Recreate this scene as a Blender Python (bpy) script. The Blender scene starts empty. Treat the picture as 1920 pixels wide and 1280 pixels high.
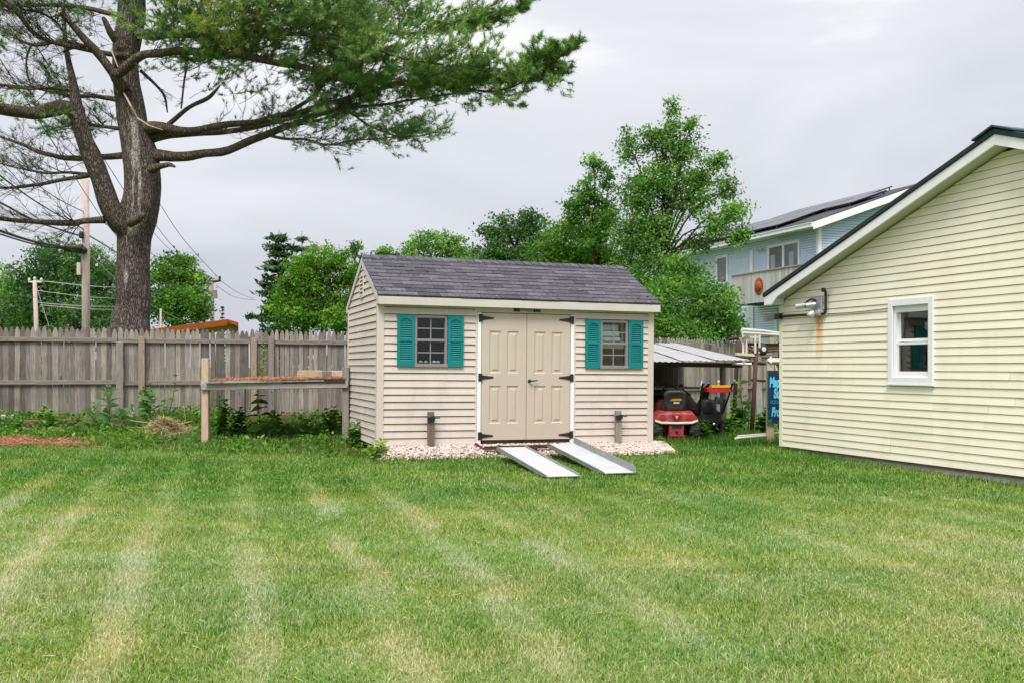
import bpy, math, random
import numpy as np
from mathutils import Vector, Matrix, noise as mnoise
random.seed(7)
RNG = np.random.default_rng(11)
C = bpy.context.scene.collection
FPX, VX, VY, HC = 1852.0, 960.0, 686.0, 1.35      # focal length in px of the 1920 px photograph, principal point, eye height

def P(px, py, y):
    """Point in the place at distance y seen at photograph position (px, py)."""
    return Vector(((px-VX)/FPX*y, y, HC-(py-VY)/FPX*y))

# ------------------------------------------------------------------ mesh builder
class MB:
    def __init__(s): s.V=[]; s.F=[]; s.T=[]
    def add(s, vs, fs, t=.5):
        b=len(s.V); s.V += [tuple(v) for v in vs]
        for f in fs: s.F.append(tuple(i+b for i in f)); s.T.append(t)
        return s
    def box(s, x0,y0,z0,x1,y1,z1, t=.5):
        if x0>x1: x0,x1=x1,x0
        if y0>y1: y0,y1=y1,y0
        if z0>z1: z0,z1=z1,z0
        v=[(x0,y0,z0),(x1,y0,z0),(x1,y1,z0),(x0,y1,z0),(x0,y0,z1),(x1,y0,z1),(x1,y1,z1),(x0,y1,z1)]
        return s.add(v,[(0,3,2,1),(4,5,6,7),(0,1,5,4),(1,2,6,5),(2,3,7,6),(3,0,4,7)],t)
    def bar(s, a, b, w, h, up=(0,0,1), t=.5, ends=(0,0)):
        a=Vector(a); b=Vector(b); d=(b-a).normalized(); up=Vector(up)
        if abs(d.dot(up))>.98: up=Vector((0,1,0))
        r=d.cross(up).normalized(); u=r.cross(d).normalized()
        v=[]
        for p in (a,b):
            for sx,sy in((-1,-1),(1,-1),(1,1),(-1,1)): v.append(p+r*(sx*w/2)+u*(sy*h/2))
        return s.add(v,[(3,2,1,0),(4,5,6,7),(0,1,5,4),(1,2,6,5),(2,3,7,6),(3,0,4,7)],t)
    def prism(s, poly, fr, th, t=.5):
        """poly: 2-D outline (ccw) mapped through fr(u,v,w); extruded from w=0 to w=th"""
        n=len(poly); v=[fr(u,w,0) for u,w in poly]+[fr(u,w,th) for u,w in poly]
        f=[tuple(range(n-1,-1,-1)),tuple(range(n,2*n))]+[(i,(i+1)%n,n+(i+1)%n,n+i) for i in range(n)]
        return s.add(v,f,t)
    def tube(s, pts, rad, n=6, cap=True, t=.5, rough=0.):
        pts=[Vector(p) for p in pts]; m=len(pts)
        if not hasattr(rad,'__len__'): rad=[rad]*m
        vs=[]; nrm=None
        for i,p in enumerate(pts):
            d=(pts[min(i+1,m-1)]-pts[max(i-1,0)]).normalized()
            if nrm is None:
                nrm=d.orthogonal().normalized()
            else:
                nrm=(nrm-d*nrm.dot(d))
                nrm=nrm.normalized() if nrm.length>1e-6 else d.orthogonal().normalized()
            bn=d.cross(nrm)
            for k in range(n):
                a=2*math.pi*k/n; r=rad[i]
                if rough: r*=1+rough*mnoise.noise(Vector((p.x*2+math.cos(a)*2,p.y*2+math.sin(a)*2,p.z*1.3)))
                vs.append(p+nrm*(math.cos(a)*r)+bn*(math.sin(a)*r))
        fs=[(i*n+k,i*n+(k+1)%n,(i+1)*n+(k+1)%n,(i+1)*n+k) for i in range(m-1) for k in range(n)]
        if cap: fs+= [tuple(range(n-1,-1,-1)),tuple((m-1)*n+k for k in range(n))]
        return s.add(vs,fs,t)
    def lathe(s, prof, o, ax, n=20, t=.5):
        """prof: list of (radius, height along ax)"""
        o=Vector(o); ax=Vector(ax).normalized(); e=ax.orthogonal().normalized(); g=ax.cross(e)
        vs=[o+ax*h+(e*math.cos(2*math.pi*k/n)+g*math.sin(2*math.pi*k/n))*r for r,h in prof for k in range(n)]
        m=len(prof)
        fs=[(i*n+k,i*n+(k+1)%n,(i+1)*n+(k+1)%n,(i+1)*n+k) for i in range(m-1) for k in range(n)]
        fs+=[tuple(range(n-1,-1,-1)),tuple((m-1)*n+k for k in range(n))]
        return s.add(vs,fs,t)
    def quad(s, a,b,c,d, t=.5): return s.add([a,b,c,d],[(0,1,2,3)],t)
    def build(s, name, m, parent=None, smooth=False, off=None, bevel=0, sharp=None):
        me=bpy.data.meshes.new(name)
        vs=s.V if off is None else [(x-off[0],y-off[1],z-off[2]) for x,y,z in s.V]
        me.from_pydata(vs,[],s.F)
        at=me.attributes.new('tint','FLOAT','FACE'); at.data.foreach_set('value',np.array(s.T,dtype=np.float32))
        if smooth: me.polygons.foreach_set('use_smooth',[True]*len(me.polygons))
        if sharp:
            me.polygons.foreach_set('use_smooth',[True]*len(me.polygons)); me.set_sharp_from_angle(angle=math.radians(sharp))
        me.materials.append(m); me.update()
        o=bpy.data.objects.new(name,me); C.objects.link(o)
        if parent: o.parent=parent
        if bevel:
            b=o.modifiers.new('bevel','BEVEL'); b.width=bevel; b.segments=1; b.limit_method='ANGLE'; b.angle_limit=math.radians(50)
        return o

def np_obj(name, V, k, m, tint=None, parent=None, off=None, smooth=False):
    """V: (N*k,3) vertices, consecutive k form one polygon"""
    V=np.asarray(V,dtype=np.float32).reshape(-1,3)
    if off is not None: V=V-np.array(off,dtype=np.float32)
    n=len(V)//k
    me=bpy.data.meshes.new(name); me.vertices.add(n*k); me.vertices.foreach_set('co',V.ravel())
    me.loops.add(n*k); me.loops.foreach_set('vertex_index',np.arange(n*k,dtype=np.int32))
    me.polygons.add(n); me.polygons.foreach_set('loop_start',np.arange(0,n*k,k,dtype=np.int32))
    me.update(calc_edges=True)
    if tint is not None:
        at=me.attributes.new('tint','FLOAT','FACE'); at.data.foreach_set('value',np.asarray(tint,dtype=np.float32))
    if smooth: me.polygons.foreach_set('use_smooth',[True]*n)
    me.materials.append(m); me.update()
    o=bpy.data.objects.new(name,me); C.objects.link(o)
    if parent: o.parent=parent
    return o

def tag(o, label, cat, group=None):
    o['label']=label; o['category']=cat
    if group: o['group']=group
    return o
def thing(name, label, cat, loc=(0,0,0), rot=(0,0,0), group=None):
    o=bpy.data.objects.new(name,None); o.empty_display_size=.2; C.objects.link(o)
    o.location=loc; o.rotation_euler=rot
    return tag(o,label,cat,group)
def kind(o,k): o['kind']=k; return o

def sm(a,b,x):
    t=max(0.,min(1.,(x-a)/(b-a))); return t*t*(3-2*t)

# ------------------------------------------------------------------ materials
def nodes(name):
    m=bpy.data.materials.new(name); m.use_nodes=True; nt=m.node_tree
    return m,nt,nt.nodes,nt.links,nt.nodes['Principled BSDF']
def mixc(nt, fac, a, b, blend='MIX'):
    n=nt.nodes.new('ShaderNodeMix'); n.data_type='RGBA'; n.blend_type=blend
    for s,v in ((0,fac),(6,a),(7,b)):
        if hasattr(v,'is_linked') or hasattr(v,'links'): nt.links.new(v,n.inputs[s])
        else: n.inputs[s].default_value = v if s==0 else (tuple(v)+(1,))[:4]
    return n.outputs[2]
def ramp(nt, fac, stops, interp='LINEAR'):
    n=nt.nodes.new('ShaderNodeValToRGB'); n.color_ramp.interpolation=interp
    e=n.color_ramp.elements
    while len(e)<len(stops): e.new(.5)
    for q,(p,c) in zip(e,stops):
        q.position=p; q.color=(tuple(c)+(1,))[:4] if hasattr(c,'__len__') else (c,c,c,1)
    nt.links.new(fac,n.inputs[0]); return n.outputs[0]
def math_(nt, op, a, b=None, clamp=False):
    n=nt.nodes.new('ShaderNodeMath'); n.operation=op; n.use_clamp=clamp
    for i,v in enumerate((a,b)):
        if v is None: continue
        if hasattr(v,'links'): nt.links.new(v,n.inputs[i])
        else: n.inputs[i].default_value=v
    return n.outputs[0]
def noise_(nt, scale, detail=4, rough=.55, stretch=None, coord='Object', dist=0):
    tc=nt.nodes.new('ShaderNodeTexCoord'); src=tc.outputs[coord] if coord!='World' else nt.nodes.new('ShaderNodeNewGeometry').outputs['Position']
    if stretch:
        mp=nt.nodes.new('ShaderNodeMapping'); mp.inputs['Scale'].default_value=stretch; nt.links.new(src,mp.inputs[0]); src=mp.outputs[0]
    n=nt.nodes.new('ShaderNodeTexNoise'); n.inputs['Scale'].default_value=scale; n.inputs['Detail'].default_value=detail
    n.inputs['Roughness'].default_value=rough; n.inputs['Distortion'].default_value=dist
    nt.links.new(src,n.inputs['Vector']); return n.outputs['Fac']
def attr(nt,name='tint'):
    n=nt.nodes.new('ShaderNodeAttribute'); n.attribute_name=name; return n.outputs['Fac']
def bump_(nt,bsdf,h,strength,dist=.01):
    n=nt.nodes.new('ShaderNodeBump'); n.inputs['Strength'].default_value=strength; n.inputs['Distance'].default_value=dist
    nt.links.new(h,n.inputs['Height']); nt.links.new(n.outputs[0],bsdf.inputs['Normal'])
def sc(c,k): return tuple(min(1,x*k) for x in c)

def mat(name, col, rough=.6, var=.12, vs=5, stretch=None, tv=.0, bump=0, bs=60, metal=0, spec=.35, dirt=None, da=.5, ds=2.5, dstretch=None):
    m,nt,N,L,b=nodes(name)
    f=noise_(nt,vs,5,.6,stretch)
    f=ramp(nt,f,[(.3,0.),(.7,1.)])
    c=mixc(nt,f,sc(col,1-var),sc(col,1+var))
    if dirt:
        d=ramp(nt,noise_(nt,ds,6,.65,dstretch),[(.5,0.),(.78,da)])
        c=mixc(nt,d,c,dirt)
    if tv:
        t=math_(nt,'MULTIPLY_ADD',attr(nt),2*tv); t.node.inputs[2].default_value=1-tv
        g=N.new('ShaderNodeCombineColor'); 
        for i in range(3): L.new(t,g.inputs[i])
        c=mixc(nt,1.,c,g.outputs[0],'MULTIPLY')
    L.new(c,b.inputs['Base Color'])
    b.inputs['Roughness'].default_value=rough; b.inputs['Metallic'].default_value=metal; b.inputs['Specular IOR Level'].default_value=spec
    if bump: bump_(nt,b,noise_(nt,bs,4,.6,stretch),bump)
    return m

def wood(name, c1, c2, axis=2, rough=.85, tv=.25, knots=True, dirt=None, da=.5):
    """weathered wood; grain runs along axis (object space)"""
    m,nt,N,L,b=nodes(name)
    st=[14,14,14]; st[axis]=.9
    g=noise_(nt,3.2,6,.7,tuple(st),dist=.4); g=ramp(nt,g,[(.28,0.),(.72,1.)])
    c=mixc(nt,g,c1,c2)
    st2=[50,50,50]; st2[axis]=1.6
    fine=ramp(nt,noise_(nt,4,3,.6,tuple(st2)),[(.3,.62),(.62,1.08)])
    c=mixc(nt,.8,c,fine,'MULTIPLY')
    if knots:
        st3=[9,9,9]; st3[axis]=3.5
        k=ramp(nt,noise_(nt,1.6,2,.5,tuple(st3)),[(.68,0.),(.74,.75)])
        c=mixc(nt,k,c,sc(c1,.35))
    if dirt:
        d=ramp(nt,noise_(nt,.9,5,.65),[(.45,0.),(.75,da)]); c=mixc(nt,d,c,dirt)
    t=math_(nt,'MULTIPLY_ADD',attr(nt),2*tv); t.node.inputs[2].default_value=1-tv
    gc=N.new('ShaderNodeCombineColor')
    for i in range(3): L.new(t,gc.inputs[i])
    c=mixc(nt,1.,c,gc.outputs[0],'MULTIPLY')
    L.new(c,b.inputs['Base Color']); b.inputs['Roughness'].default_value=rough; b.inputs['Specular IOR Level'].default_value=.2
    bump_(nt,b,g,.35,.006)
    return m

def leafmat(name, stops, trans=.42, rough=.55, spec=.2, world=None):
    m,nt,N,L,b=nodes(name)
    c=ramp(nt,attr(nt),stops)
    if world:
        n=ramp(nt,noise_(nt,world,3,.6,coord='World'),[(.32,.72),(.7,1.22)])
        c=mixc(nt,1.,c,n,'MULTIPLY')
    L.new(c,b.inputs['Base Color']); b.inputs['Roughness'].default_value=rough; b.inputs['Specular IOR Level'].default_value=spec
    tr=N.new('ShaderNodeBsdfTranslucent'); L.new(mixc(nt,1.,c,(1.15,1.25,.7),'MULTIPLY'),tr.inputs[0])
    mx=N.new('ShaderNodeMixShader'); mx.inputs[0].default_value=trans
    L.new(b.outputs[0],mx.inputs[1]); L.new(tr.outputs[0],mx.inputs[2]); L.new(mx.outputs[0],N['Material Output'].inputs['Surface'])
    return m

def glass(name, refl=.35, tint=(.8,.85,.85)):
    m,nt,N,L,b=nodes(name)
    gl=N.new('ShaderNodeBsdfGlossy'); gl.inputs['Roughness'].default_value=.03
    tr=N.new('ShaderNodeBsdfTransparent'); tr.inputs[0].default_value=(*tint,1)
    lw=N.new('ShaderNodeLayerWeight'); lw.inputs[0].default_value=refl
    f=math_(nt,'MULTIPLY_ADD',lw.outputs['Facing'],.25); f.node.inputs[2].default_value=.03
    mx=N.new('ShaderNodeMixShader'); L.new(f,mx.inputs[0]); L.new(tr.outputs[0],mx.inputs[1]); L.new(gl.outputs[0],mx.inputs[2])
    L.new(mx.outputs[0],N['Material Output'].inputs['Surface'])
    return m

# ------------------------------------------------------------------ camera, sky, sun
sce=bpy.context.scene
cam=bpy.data.objects.new('camera',bpy.data.cameras.new('camera')); C.objects.link(cam)
cam.location=(0,0,HC); cam.rotation_euler=(math.pi/2,0,0)
cam.data.sensor_width=36; cam.data.lens=FPX/1920*36; cam.data.shift_y=(VY-640)/1920; cam.data.clip_end=3000; cam.data.clip_start=.05
sce.camera=cam
SUN_AZ, SUN_EL = math.radians(190), math.radians(57)      # azimuth measured clockwise from +Y (the view direction)
w=bpy.data.worlds.new('World'); sce.world=w; w.use_nodes=True
nt=w.node_tree; N=nt.nodes; L=nt.links
sky=N.new('ShaderNodeTexSky'); sky.sky_type='NISHITA'; sky.sun_disc=False; sky.sun_elevation=SUN_EL; sky.sun_rotation=SUN_AZ
sky.air_density=1.0; sky.dust_density=4.0; sky.ozone_density=1.0
tc=N.new('ShaderNodeTexCoord'); mp=N.new('ShaderNodeMapping'); mp.inputs['Scale'].default_value=(1,1,2.6); L.new(tc.outputs['Generated'],mp.inputs[0])
nz=N.new('ShaderNodeTexNoise'); nz.inputs['Scale'].default_value=2.1; nz.inputs['Detail'].default_value=6; nz.inputs['Roughness'].default_value=.5; nz.inputs['Distortion'].default_value=.5
L.new(mp.outputs[0],nz.inputs['Vector'])
sx=N.new('ShaderNodeSeparateXYZ'); L.new(tc.outputs['Generated'],sx.inputs[0])
up=math_(nt,'MULTIPLY_ADD',sx.outputs['Z'],1.25); up.node.inputs[2].default_value=-.07   # overcast sky is brightest overhead
cl=math_(nt,'ADD',math_(nt,'MULTIPLY',math_(nt,'SUBTRACT',nz.outputs['Fac'],.5),1.25),math_(nt,'ADD',up,.36),True)
SKYC=ramp(nt,cl,[(.1,(3.1,3.2,3.75)),(.42,(3.85,3.95,4.4)),(.75,(4.9,4.95,5.15)),(1.,(8.2,8.2,8.3))])
mxs=mixc(nt,.93,sky.outputs[0],SKYC)
bg=N['Background']; L.new(mxs,bg.inputs[0]); bg.inputs[1].default_value=.064
sun=bpy.data.objects.new('sun',bpy.data.lights.new('sun','SUN')); C.objects.link(sun)
sun.data.energy=1.5; sun.data.angle=math.radians(24); sun.data.color=(1,.965,.91)
d=Vector((math.sin(SUN_AZ)*math.cos(SUN_EL),math.cos(SUN_AZ)*math.cos(SUN_EL),math.sin(SUN_EL)))
sun.rotation_euler=d.to_track_quat('Z','Y').to_euler(); sun.location=d*30
vs=sce.view_settings; vs.view_transform='Standard'; vs.look='None'; vs.exposure=1.5; vs.gamma=1; vs.use_curve_mapping=False
cy=sce.cycles; cy.max_bounces=8; cy.transparent_max_bounces=12; cy.use_denoising=True

# ------------------------------------------------------------------ ground
_gp=[(0,-6,0),(0,4,0),(-6,5,0),(6,5,0),(-3,9,.03),(4,9,.01),(-8,12,.05),(-1.8,13.2,.07),(1.8,14.3,.06),(-5,14.5,.09),(-5,16.5,.14),(-9,16.5,.15),(-9.8,19,.30),(-6,20,.31),
     (-3.5,21,.3),(-13,18,.28),(4.4,15.8,.01),(5,14,-.03),(5.6,12.3,-.05),(6.2,10.6,-.055),(3.2,17,-.06),(3.2,19.5,-.19),(4.6,20,-.1),(3.2,20.8,-.15),(5,25,-.05),(6.6,28,0.),(2,25,0),(-1,22,.2),(-15,35,.3),(0,40,0),(20,40,-.2),(15,20,-.05),(-2.6,16,.12),(0,16,.1),
     (-60,60,0),(60,60,-.2),(0,100,0),(300,300,0),(-300,300,0),(0,700,0),(-300,-40,0),(300,-40,0)]
_gp=np.array(_gp,dtype=float)
def ground(x,y):
    x=np.asarray(x,dtype=float); y=np.asarray(y,dtype=float)
    d2=(x[...,None]-_gp[:,0])**2+(y[...,None]-_gp[:,1])**2+.3
    wt=d2**-1.7
    z=(wt*_gp[:,2]).sum(-1)/wt.sum(-1)
    return z
def gz(x,y): return float(ground(x,y))
# ------------------------------------------------------------------ material library
BEIGE=mat('beige_vinyl',(.545,.475,.43),.5,.05,3,spec=.3,dirt=(.40,.34,.28),da=.4,ds=2.2,dstretch=(1.6,1.6,.35),tv=.10)
BEIGE_D=mat('beige_door_paint',(.475,.405,.34),.45,.03,3,spec=.35)
CREAM=mat('cream_trim',(.51,.485,.45),.5,.05,4,dirt=(.45,.4,.33),da=.3,ds=3)
WHITE=mat('white_trim',(.75,.75,.77),.5,.04,4,dirt=(.5,.48,.45),da=.25,ds=2)
TEAL=mat('teal_plastic',(.0,.17,.178),.45,.06,5,spec=.4)
GREYF=mat('grey_window_frame',(.22,.2,.21),.5,.08,8)
BLACKM=mat('black_metal',(.012,.012,.014),.45,.2,9,spec=.5)
BLACKP=mat('black_plastic',(.02,.02,.022),.55,.2,9,spec=.4)
GLASS=glass('window_glass')
SHINGLE=mat('charcoal_shingle',(.088,.083,.102),.95,.3,22,tv=.3,bump=.5,bs=220,spec=.15,dirt=(.18,.165,.16),da=.45,ds=3.2)
DARK=mat('dark_interior',(.05,.042,.036),.9)
DARKW=wood('dark_wood',(.04,.03,.025),(.09,.07,.055),0)  # very dark brown wood for linings, beams, joists and old boards
FENCEW=wood('weathered_fence_wood',(.14,.115,.10),(.37,.325,.295),2,tv=.46,dirt=(.085,.07,.062),da=.55)
RAILW=wood('weathered_rail_wood',(.15,.122,.105),(.31,.27,.24),0,tv=.1)
POSTW=wood('grey_post_wood',(.16,.14,.125),(.33,.295,.265),2,tv=.1)
POSTD=wood('brown_post_wood',(.1,.075,.06),(.22,.17,.145),2,tv=.1)
POSTN=wood('newer_post_wood',(.24,.175,.135),(.40,.32,.26),2,tv=.1)
PINEW=wood('fresh_pine_wood',(.40,.285,.205),(.60,.47,.37),2,tv=.1)
BEAMW=wood('grey_beam_wood',(.2,.18,.165),(.42,.39,.37),0,tv=.15)
BOARDW=wood('tan_board_wood',(.3,.22,.13),(.5,.4,.25),0,tv=.15)
GREYB=wood('pale_grey_board',(.36,.34,.34),(.55,.53,.52),2,tv=.2)
RUST=mat('rusty_steel',(.075,.034,.026),.8,.4,12,bump=.3,dirt=(.03,.02,.018),da=.7,ds=6)
ALU=mat('aluminium',(.60,.61,.63),.42,.06,8,metal=.35,spec=.5,dirt=(.4,.4,.4),da=.3,ds=5)
ALUD=mat('dull_aluminium',(.27,.28,.28),.5,.15,8,metal=.4,spec=.5)
GALV=mat('galvanised_steel',(.55,.56,.58),.4,.15,14,metal=.7,spec=.5)
CORR=mat('painted_roof_sheet',(.33,.33,.35),.5,.08,2,spec=.4,dirt=(.3,.27,.25),da=.55,ds=2.2,tv=.1)
CONC=mat('concrete',(.38,.34,.30),.95,.25,6,bump=.4,bs=40,dirt=(.1,.085,.07),da=.6,ds=3)
GRAVELM=mat('pale_pebble',(.47,.385,.34),.8,.2,20,tv=.55,spec=.25)
BARK=None
def bark(name,c1,c2,lich=None,resin=()):
    m,nt,N,L,b=nodes(name)
    v=N.new('ShaderNodeTexVoronoi'); v.feature='DISTANCE_TO_EDGE'; v.inputs['Scale'].default_value=15; 
    tcn=N.new('ShaderNodeTexCoord'); mp=N.new('ShaderNodeMapping'); mp.inputs['Scale'].default_value=(1.6,1.6,.33); L.new(tcn.outputs['Object'],mp.inputs[0])
    nz=N.new('ShaderNodeTexNoise'); nz.inputs['Scale'].default_value=6; nz.inputs['Detail'].default_value=5; L.new(mp.outputs[0],nz.inputs['Vector'])
    add=N.new('ShaderNodeVectorMath'); add.operation='MULTIPLY_ADD'; L.new(nz.outputs['Color'],add.inputs[0]); add.inputs[1].default_value=(.34,.34,.34); L.new(mp.outputs[0],add.inputs[2])
    L.new(add.outputs[0],v.inputs['Vector'])
    h=ramp(nt,v.outputs['Distance'],[(.0,0.),(.16,.7),(.5,1.)])
    c=mixc(nt,h,c1,c2)
    c=mixc(nt,1.,c,ramp(nt,noise_(nt,28,5,.7),[(.25,.6),(.75,1.25)]),'MULTIPLY')
    if lich:
        c=mixc(nt,ramp(nt,noise_(nt,1.7,6,.7,(1,1,.5)),[(.58,0.),(.72,.75)]),c,lich)
    if resin:     # dried sap that has run down the bark, fixed in the trunk's own coordinates
        s=N.new('ShaderNodeSeparateXYZ'); L.new(tcn.outputs['Object'],s.inputs[0]); jit=math_(nt,'MULTIPLY',math_(nt,'SUBTRACT',noise_(nt,3.5,5,.65,(1,1,.5)),.5),.16); tot=None
        front=math_(nt,'LESS_THAN',s.outputs['Y'],0.)
        for xc,slope,zr,w_,za,zb in resin:
            cx=math_(nt,'MULTIPLY_ADD',math_(nt,'SUBTRACT',s.outputs['Z'],zr),slope); cx.node.inputs[2].default_value=xc
            dx=math_(nt,'ABSOLUTE',math_(nt,'ADD',math_(nt,'SUBTRACT',s.outputs['X'],cx),jit))
            f=math_(nt,'SUBTRACT',1.,math_(nt,'DIVIDE',dx,w_),True); f=math_(nt,'MULTIPLY',f,2.5,True)
            f=math_(nt,'MULTIPLY',f,math_(nt,'MULTIPLY',math_(nt,'SUBTRACT',s.outputs['Z'],za),6.,True)); f=math_(nt,'MULTIPLY',f,math_(nt,'MULTIPLY',math_(nt,'SUBTRACT',zb,s.outputs['Z']),6.,True))
            tot=f if tot is None else math_(nt,'MAXIMUM',tot,f)
        br=ramp(nt,noise_(nt,14,4,.7,(1,1,.5)),[(.36,.25),(.6,1.)])
        c=mixc(nt,math_(nt,'MULTIPLY',math_(nt,'MULTIPLY',tot,front),math_(nt,'MULTIPLY',br,.85)),c,(.50,.47,.43))
    L.new(c,b.inputs['Base Color']); b.inputs['Roughness'].default_value=.95; b.inputs['Specular IOR Level'].default_value=.1
    bump_(nt,b,h,.9,.04); return m
BARK=bark('pine_bark',(.06,.046,.04),(.22,.18,.155),(.3,.28,.24))
BARKT=bark('pine_trunk_bark',(.06,.046,.04),(.235,.195,.172),(.3,.28,.24),[(.25,-.068,5.52,.10,5.35,6.7),(.19,0,5,.03,4.55,5.5),(.335,0,5,.035,4.5,5.6),(.22,.2,4.3,.13,4.0,4.55),(.02,.0,3,.06,2.9,3.35)])
BARKL=bark('limb_bark',(.085,.066,.052),(.23,.185,.14),(.26,.24,.19))
BARKD=bark('dark_bark',(.04,.032,.026),(.11,.09,.075))
TWIG=mat('twig_bark',(.05,.036,.03),.95,.25,9)
RESIN=mat('white_resin',(.55,.53,.5),.7,.2,20,bump=.4,bs=30,tv=.1)
STRAWM=leafmat('orange_pine_straw',[(0,(.22,.085,.045)),(.5,(.40,.185,.10)),(1,(.56,.32,.20))],.1,.8,.1)
HAYM=leafmat('dry_hay',[(0,(.22,.16,.08)),(.5,(.4,.31,.18)),(1,(.55,.46,.3))],.1,.8,.1)

def lawnmat(name, is_ground):
    m,nt,N,L,b=nodes(name)
    g=N.new('ShaderNodeNewGeometry'); pos=g.outputs['Position']
    dt=N.new('ShaderNodeVectorMath'); dt.operation='DOT_PRODUCT'; L.new(pos,dt.inputs[0]); dt.inputs[1].default_value=(.963,.27,0)
    wob=math_(nt,'MULTIPLY',math_(nt,'SUBTRACT',noise_(nt,.35,2,.5,coord='World'),.5),.5)
    s=math_(nt,'ADD',dt.outputs['Value'],wob)
    st=math_(nt,'SINE',math_(nt,'MULTIPLY',math_(nt,'ADD',s,.10),2*math.pi/.70))
    stripe=ramp(nt,math_(nt,'MULTIPLY_ADD',st,.5),[(.0,0.),(.58,0.),(1.,1.)]); stripe.node.inputs[0].links[0].from_node.inputs[2].default_value=.5
    patch=noise_(nt,.42,5,.62,coord='World'); patch2=noise_(nt,2.1,4,.6,coord='World',dist=.6); fine=noise_(nt,11,3,.6,coord='World')
    sy=N.new('ShaderNodeSeparateXYZ'); L.new(pos,sy.inputs[0])
    far=N.new('ShaderNodeMapRange'); L.new(sy.outputs['Y'],far.inputs[0]); far.inputs[1].default_value=6.5; far.inputs[2].default_value=12.5; far.inputs[3].default_value=.16; far.inputs[4].default_value=-.13; far.interpolation_type='SMOOTHSTEP'
    stamp=N.new('ShaderNodeMapRange'); L.new(math_(nt,'ADD',s,math_(nt,'MULTIPLY',math_(nt,'SUBTRACT',noise_(nt,.7,2,.5,coord='World'),.5),2.5)),stamp.inputs[0]); stamp.inputs[1].default_value=1.2; stamp.inputs[2].default_value=3.4; stamp.inputs[3].default_value=.32; stamp.inputs[4].default_value=.15; stamp=stamp.outputs[0]
    yf=N.new('ShaderNodeMapRange'); L.new(sy.outputs['Y'],yf.inputs[0]); yf.inputs[1].default_value=10.2; yf.inputs[2].default_value=12.6; yf.inputs[3].default_value=1.; yf.inputs[4].default_value=.25; stamp=math_(nt,'MULTIPLY',stamp,yf.outputs[0])
    stm=math_(nt,'MULTIPLY',stripe,math_(nt,'MULTIPLY',ramp(nt,noise_(nt,.55,3,.55,coord='World'),[(.35,.0),(.55,1.)]),stamp))
    t=attr(nt)
    dry=math_(nt,'ADD',math_(nt,'MULTIPLY',patch,.9),math_(nt,'MULTIPLY',patch2,.62))
    dry=math_(nt,'ADD',dry,math_(nt,'MULTIPLY',fine,.35))
    dry=math_(nt,'ADD',dry,far.outputs[0]); dry=math_(nt,'ADD',dry,stm)
    if not is_ground: dry=math_(nt,'ADD',dry,math_(nt,'MULTIPLY',math_(nt,'SUBTRACT',t,.5),1.05))
    f=math_(nt,'SUBTRACT',dry,.545,True)
    c=ramp(nt,f,[(.0,(.034,.12,.012)),(.22,(.105,.235,.028)),(.42,(.205,.312,.06)),(.60,(.295,.365,.115)),(.78,(.39,.41,.21)),(1.,(.54,.52,.33))])
    hue=ramp(nt,noise_(nt,.8,3,.5,coord='World'),[(.35,(.86,1.0,1.02)),(.65,(1.06,1.02,.84))])
    c=mixc(nt,1.,c,hue,'MULTIPLY')
    if is_ground:
        c=mixc(nt,1.,c,(.55,.55,.5),'MULTIPLY'); L.new(c,b.inputs['Base Color']); b.inputs['Roughness'].default_value=1; b.inputs['Specular IOR Level'].default_value=.05
        bump_(nt,b,fine,.6,.03)
    else:
        L.new(c,b.inputs['Base Color']); b.inputs['Roughness'].default_value=.6; b.inputs['Specular IOR Level'].default_value=.2
        tr=N.new('ShaderNodeBsdfTranslucent'); L.new(c,tr.inputs[0])
        mx=N.new('ShaderNodeMixShader'); mx.inputs[0].default_value=.35
        L.new(b.outputs[0],mx.inputs[1]); L.new(tr.outputs[0],mx.inputs[2]); L.new(mx.outputs[0],N['Material Output'].inputs['Surface'])
    return m
LAWN_G=lawnmat('lawn_ground',True); LAWN_B=lawnmat('grass_blades',False)
LEAF_MID=leafmat('mid_green_leaf',[(0,(.028,.092,.015)),(.5,(.125,.275,.044)),(1,(.29,.46,.10))],world=.35)
LEAF_DARK=leafmat('dark_green_leaf',[(0,(.02,.07,.02)),(.5,(.078,.18,.052)),(1,(.19,.33,.10))],world=.3)
LEAF_BRIGHT=leafmat('bright_green_leaf',[(0,(.04,.125,.014)),(.5,(.125,.28,.03)),(1,(.27,.43,.065))],world=.5)
LEAF_PEAR=leafmat('pear_leaf',[(0,(.028,.105,.02)),(.5,(.125,.285,.05)),(1,(.31,.48,.13))],world=.6)
LEAF_WEED=leafmat('weed_leaf',[(0,(.022,.085,.012)),(.5,(.08,.20,.028)),(1,(.24,.39,.06))],world=2.)
LEAF_MILK=leafmat('milkweed_leaf',[(0,(.04,.13,.045)),(.5,(.085,.2,.075)),(1,(.16,.29,.12))])
LEAF_LIME=leafmat('lime_leaf',[(0,(.12,.25,.02)),(.5,(.25,.36,.03)),(1,(.42,.45,.05))])
CONIF=leafmat('conifer_needle',[(0,(.02,.052,.022)),(.5,(.055,.11,.045)),(1,(.12,.19,.075))],.15,.6,.2)
NEEDLE=leafmat('pine_needle',[(0,(.034,.10,.032)),(.42,(.14,.29,.075)),(.75,(.30,.45,.11)),(1,(.50,.48,.10))],.3,.45,.35,world=.9)
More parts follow.
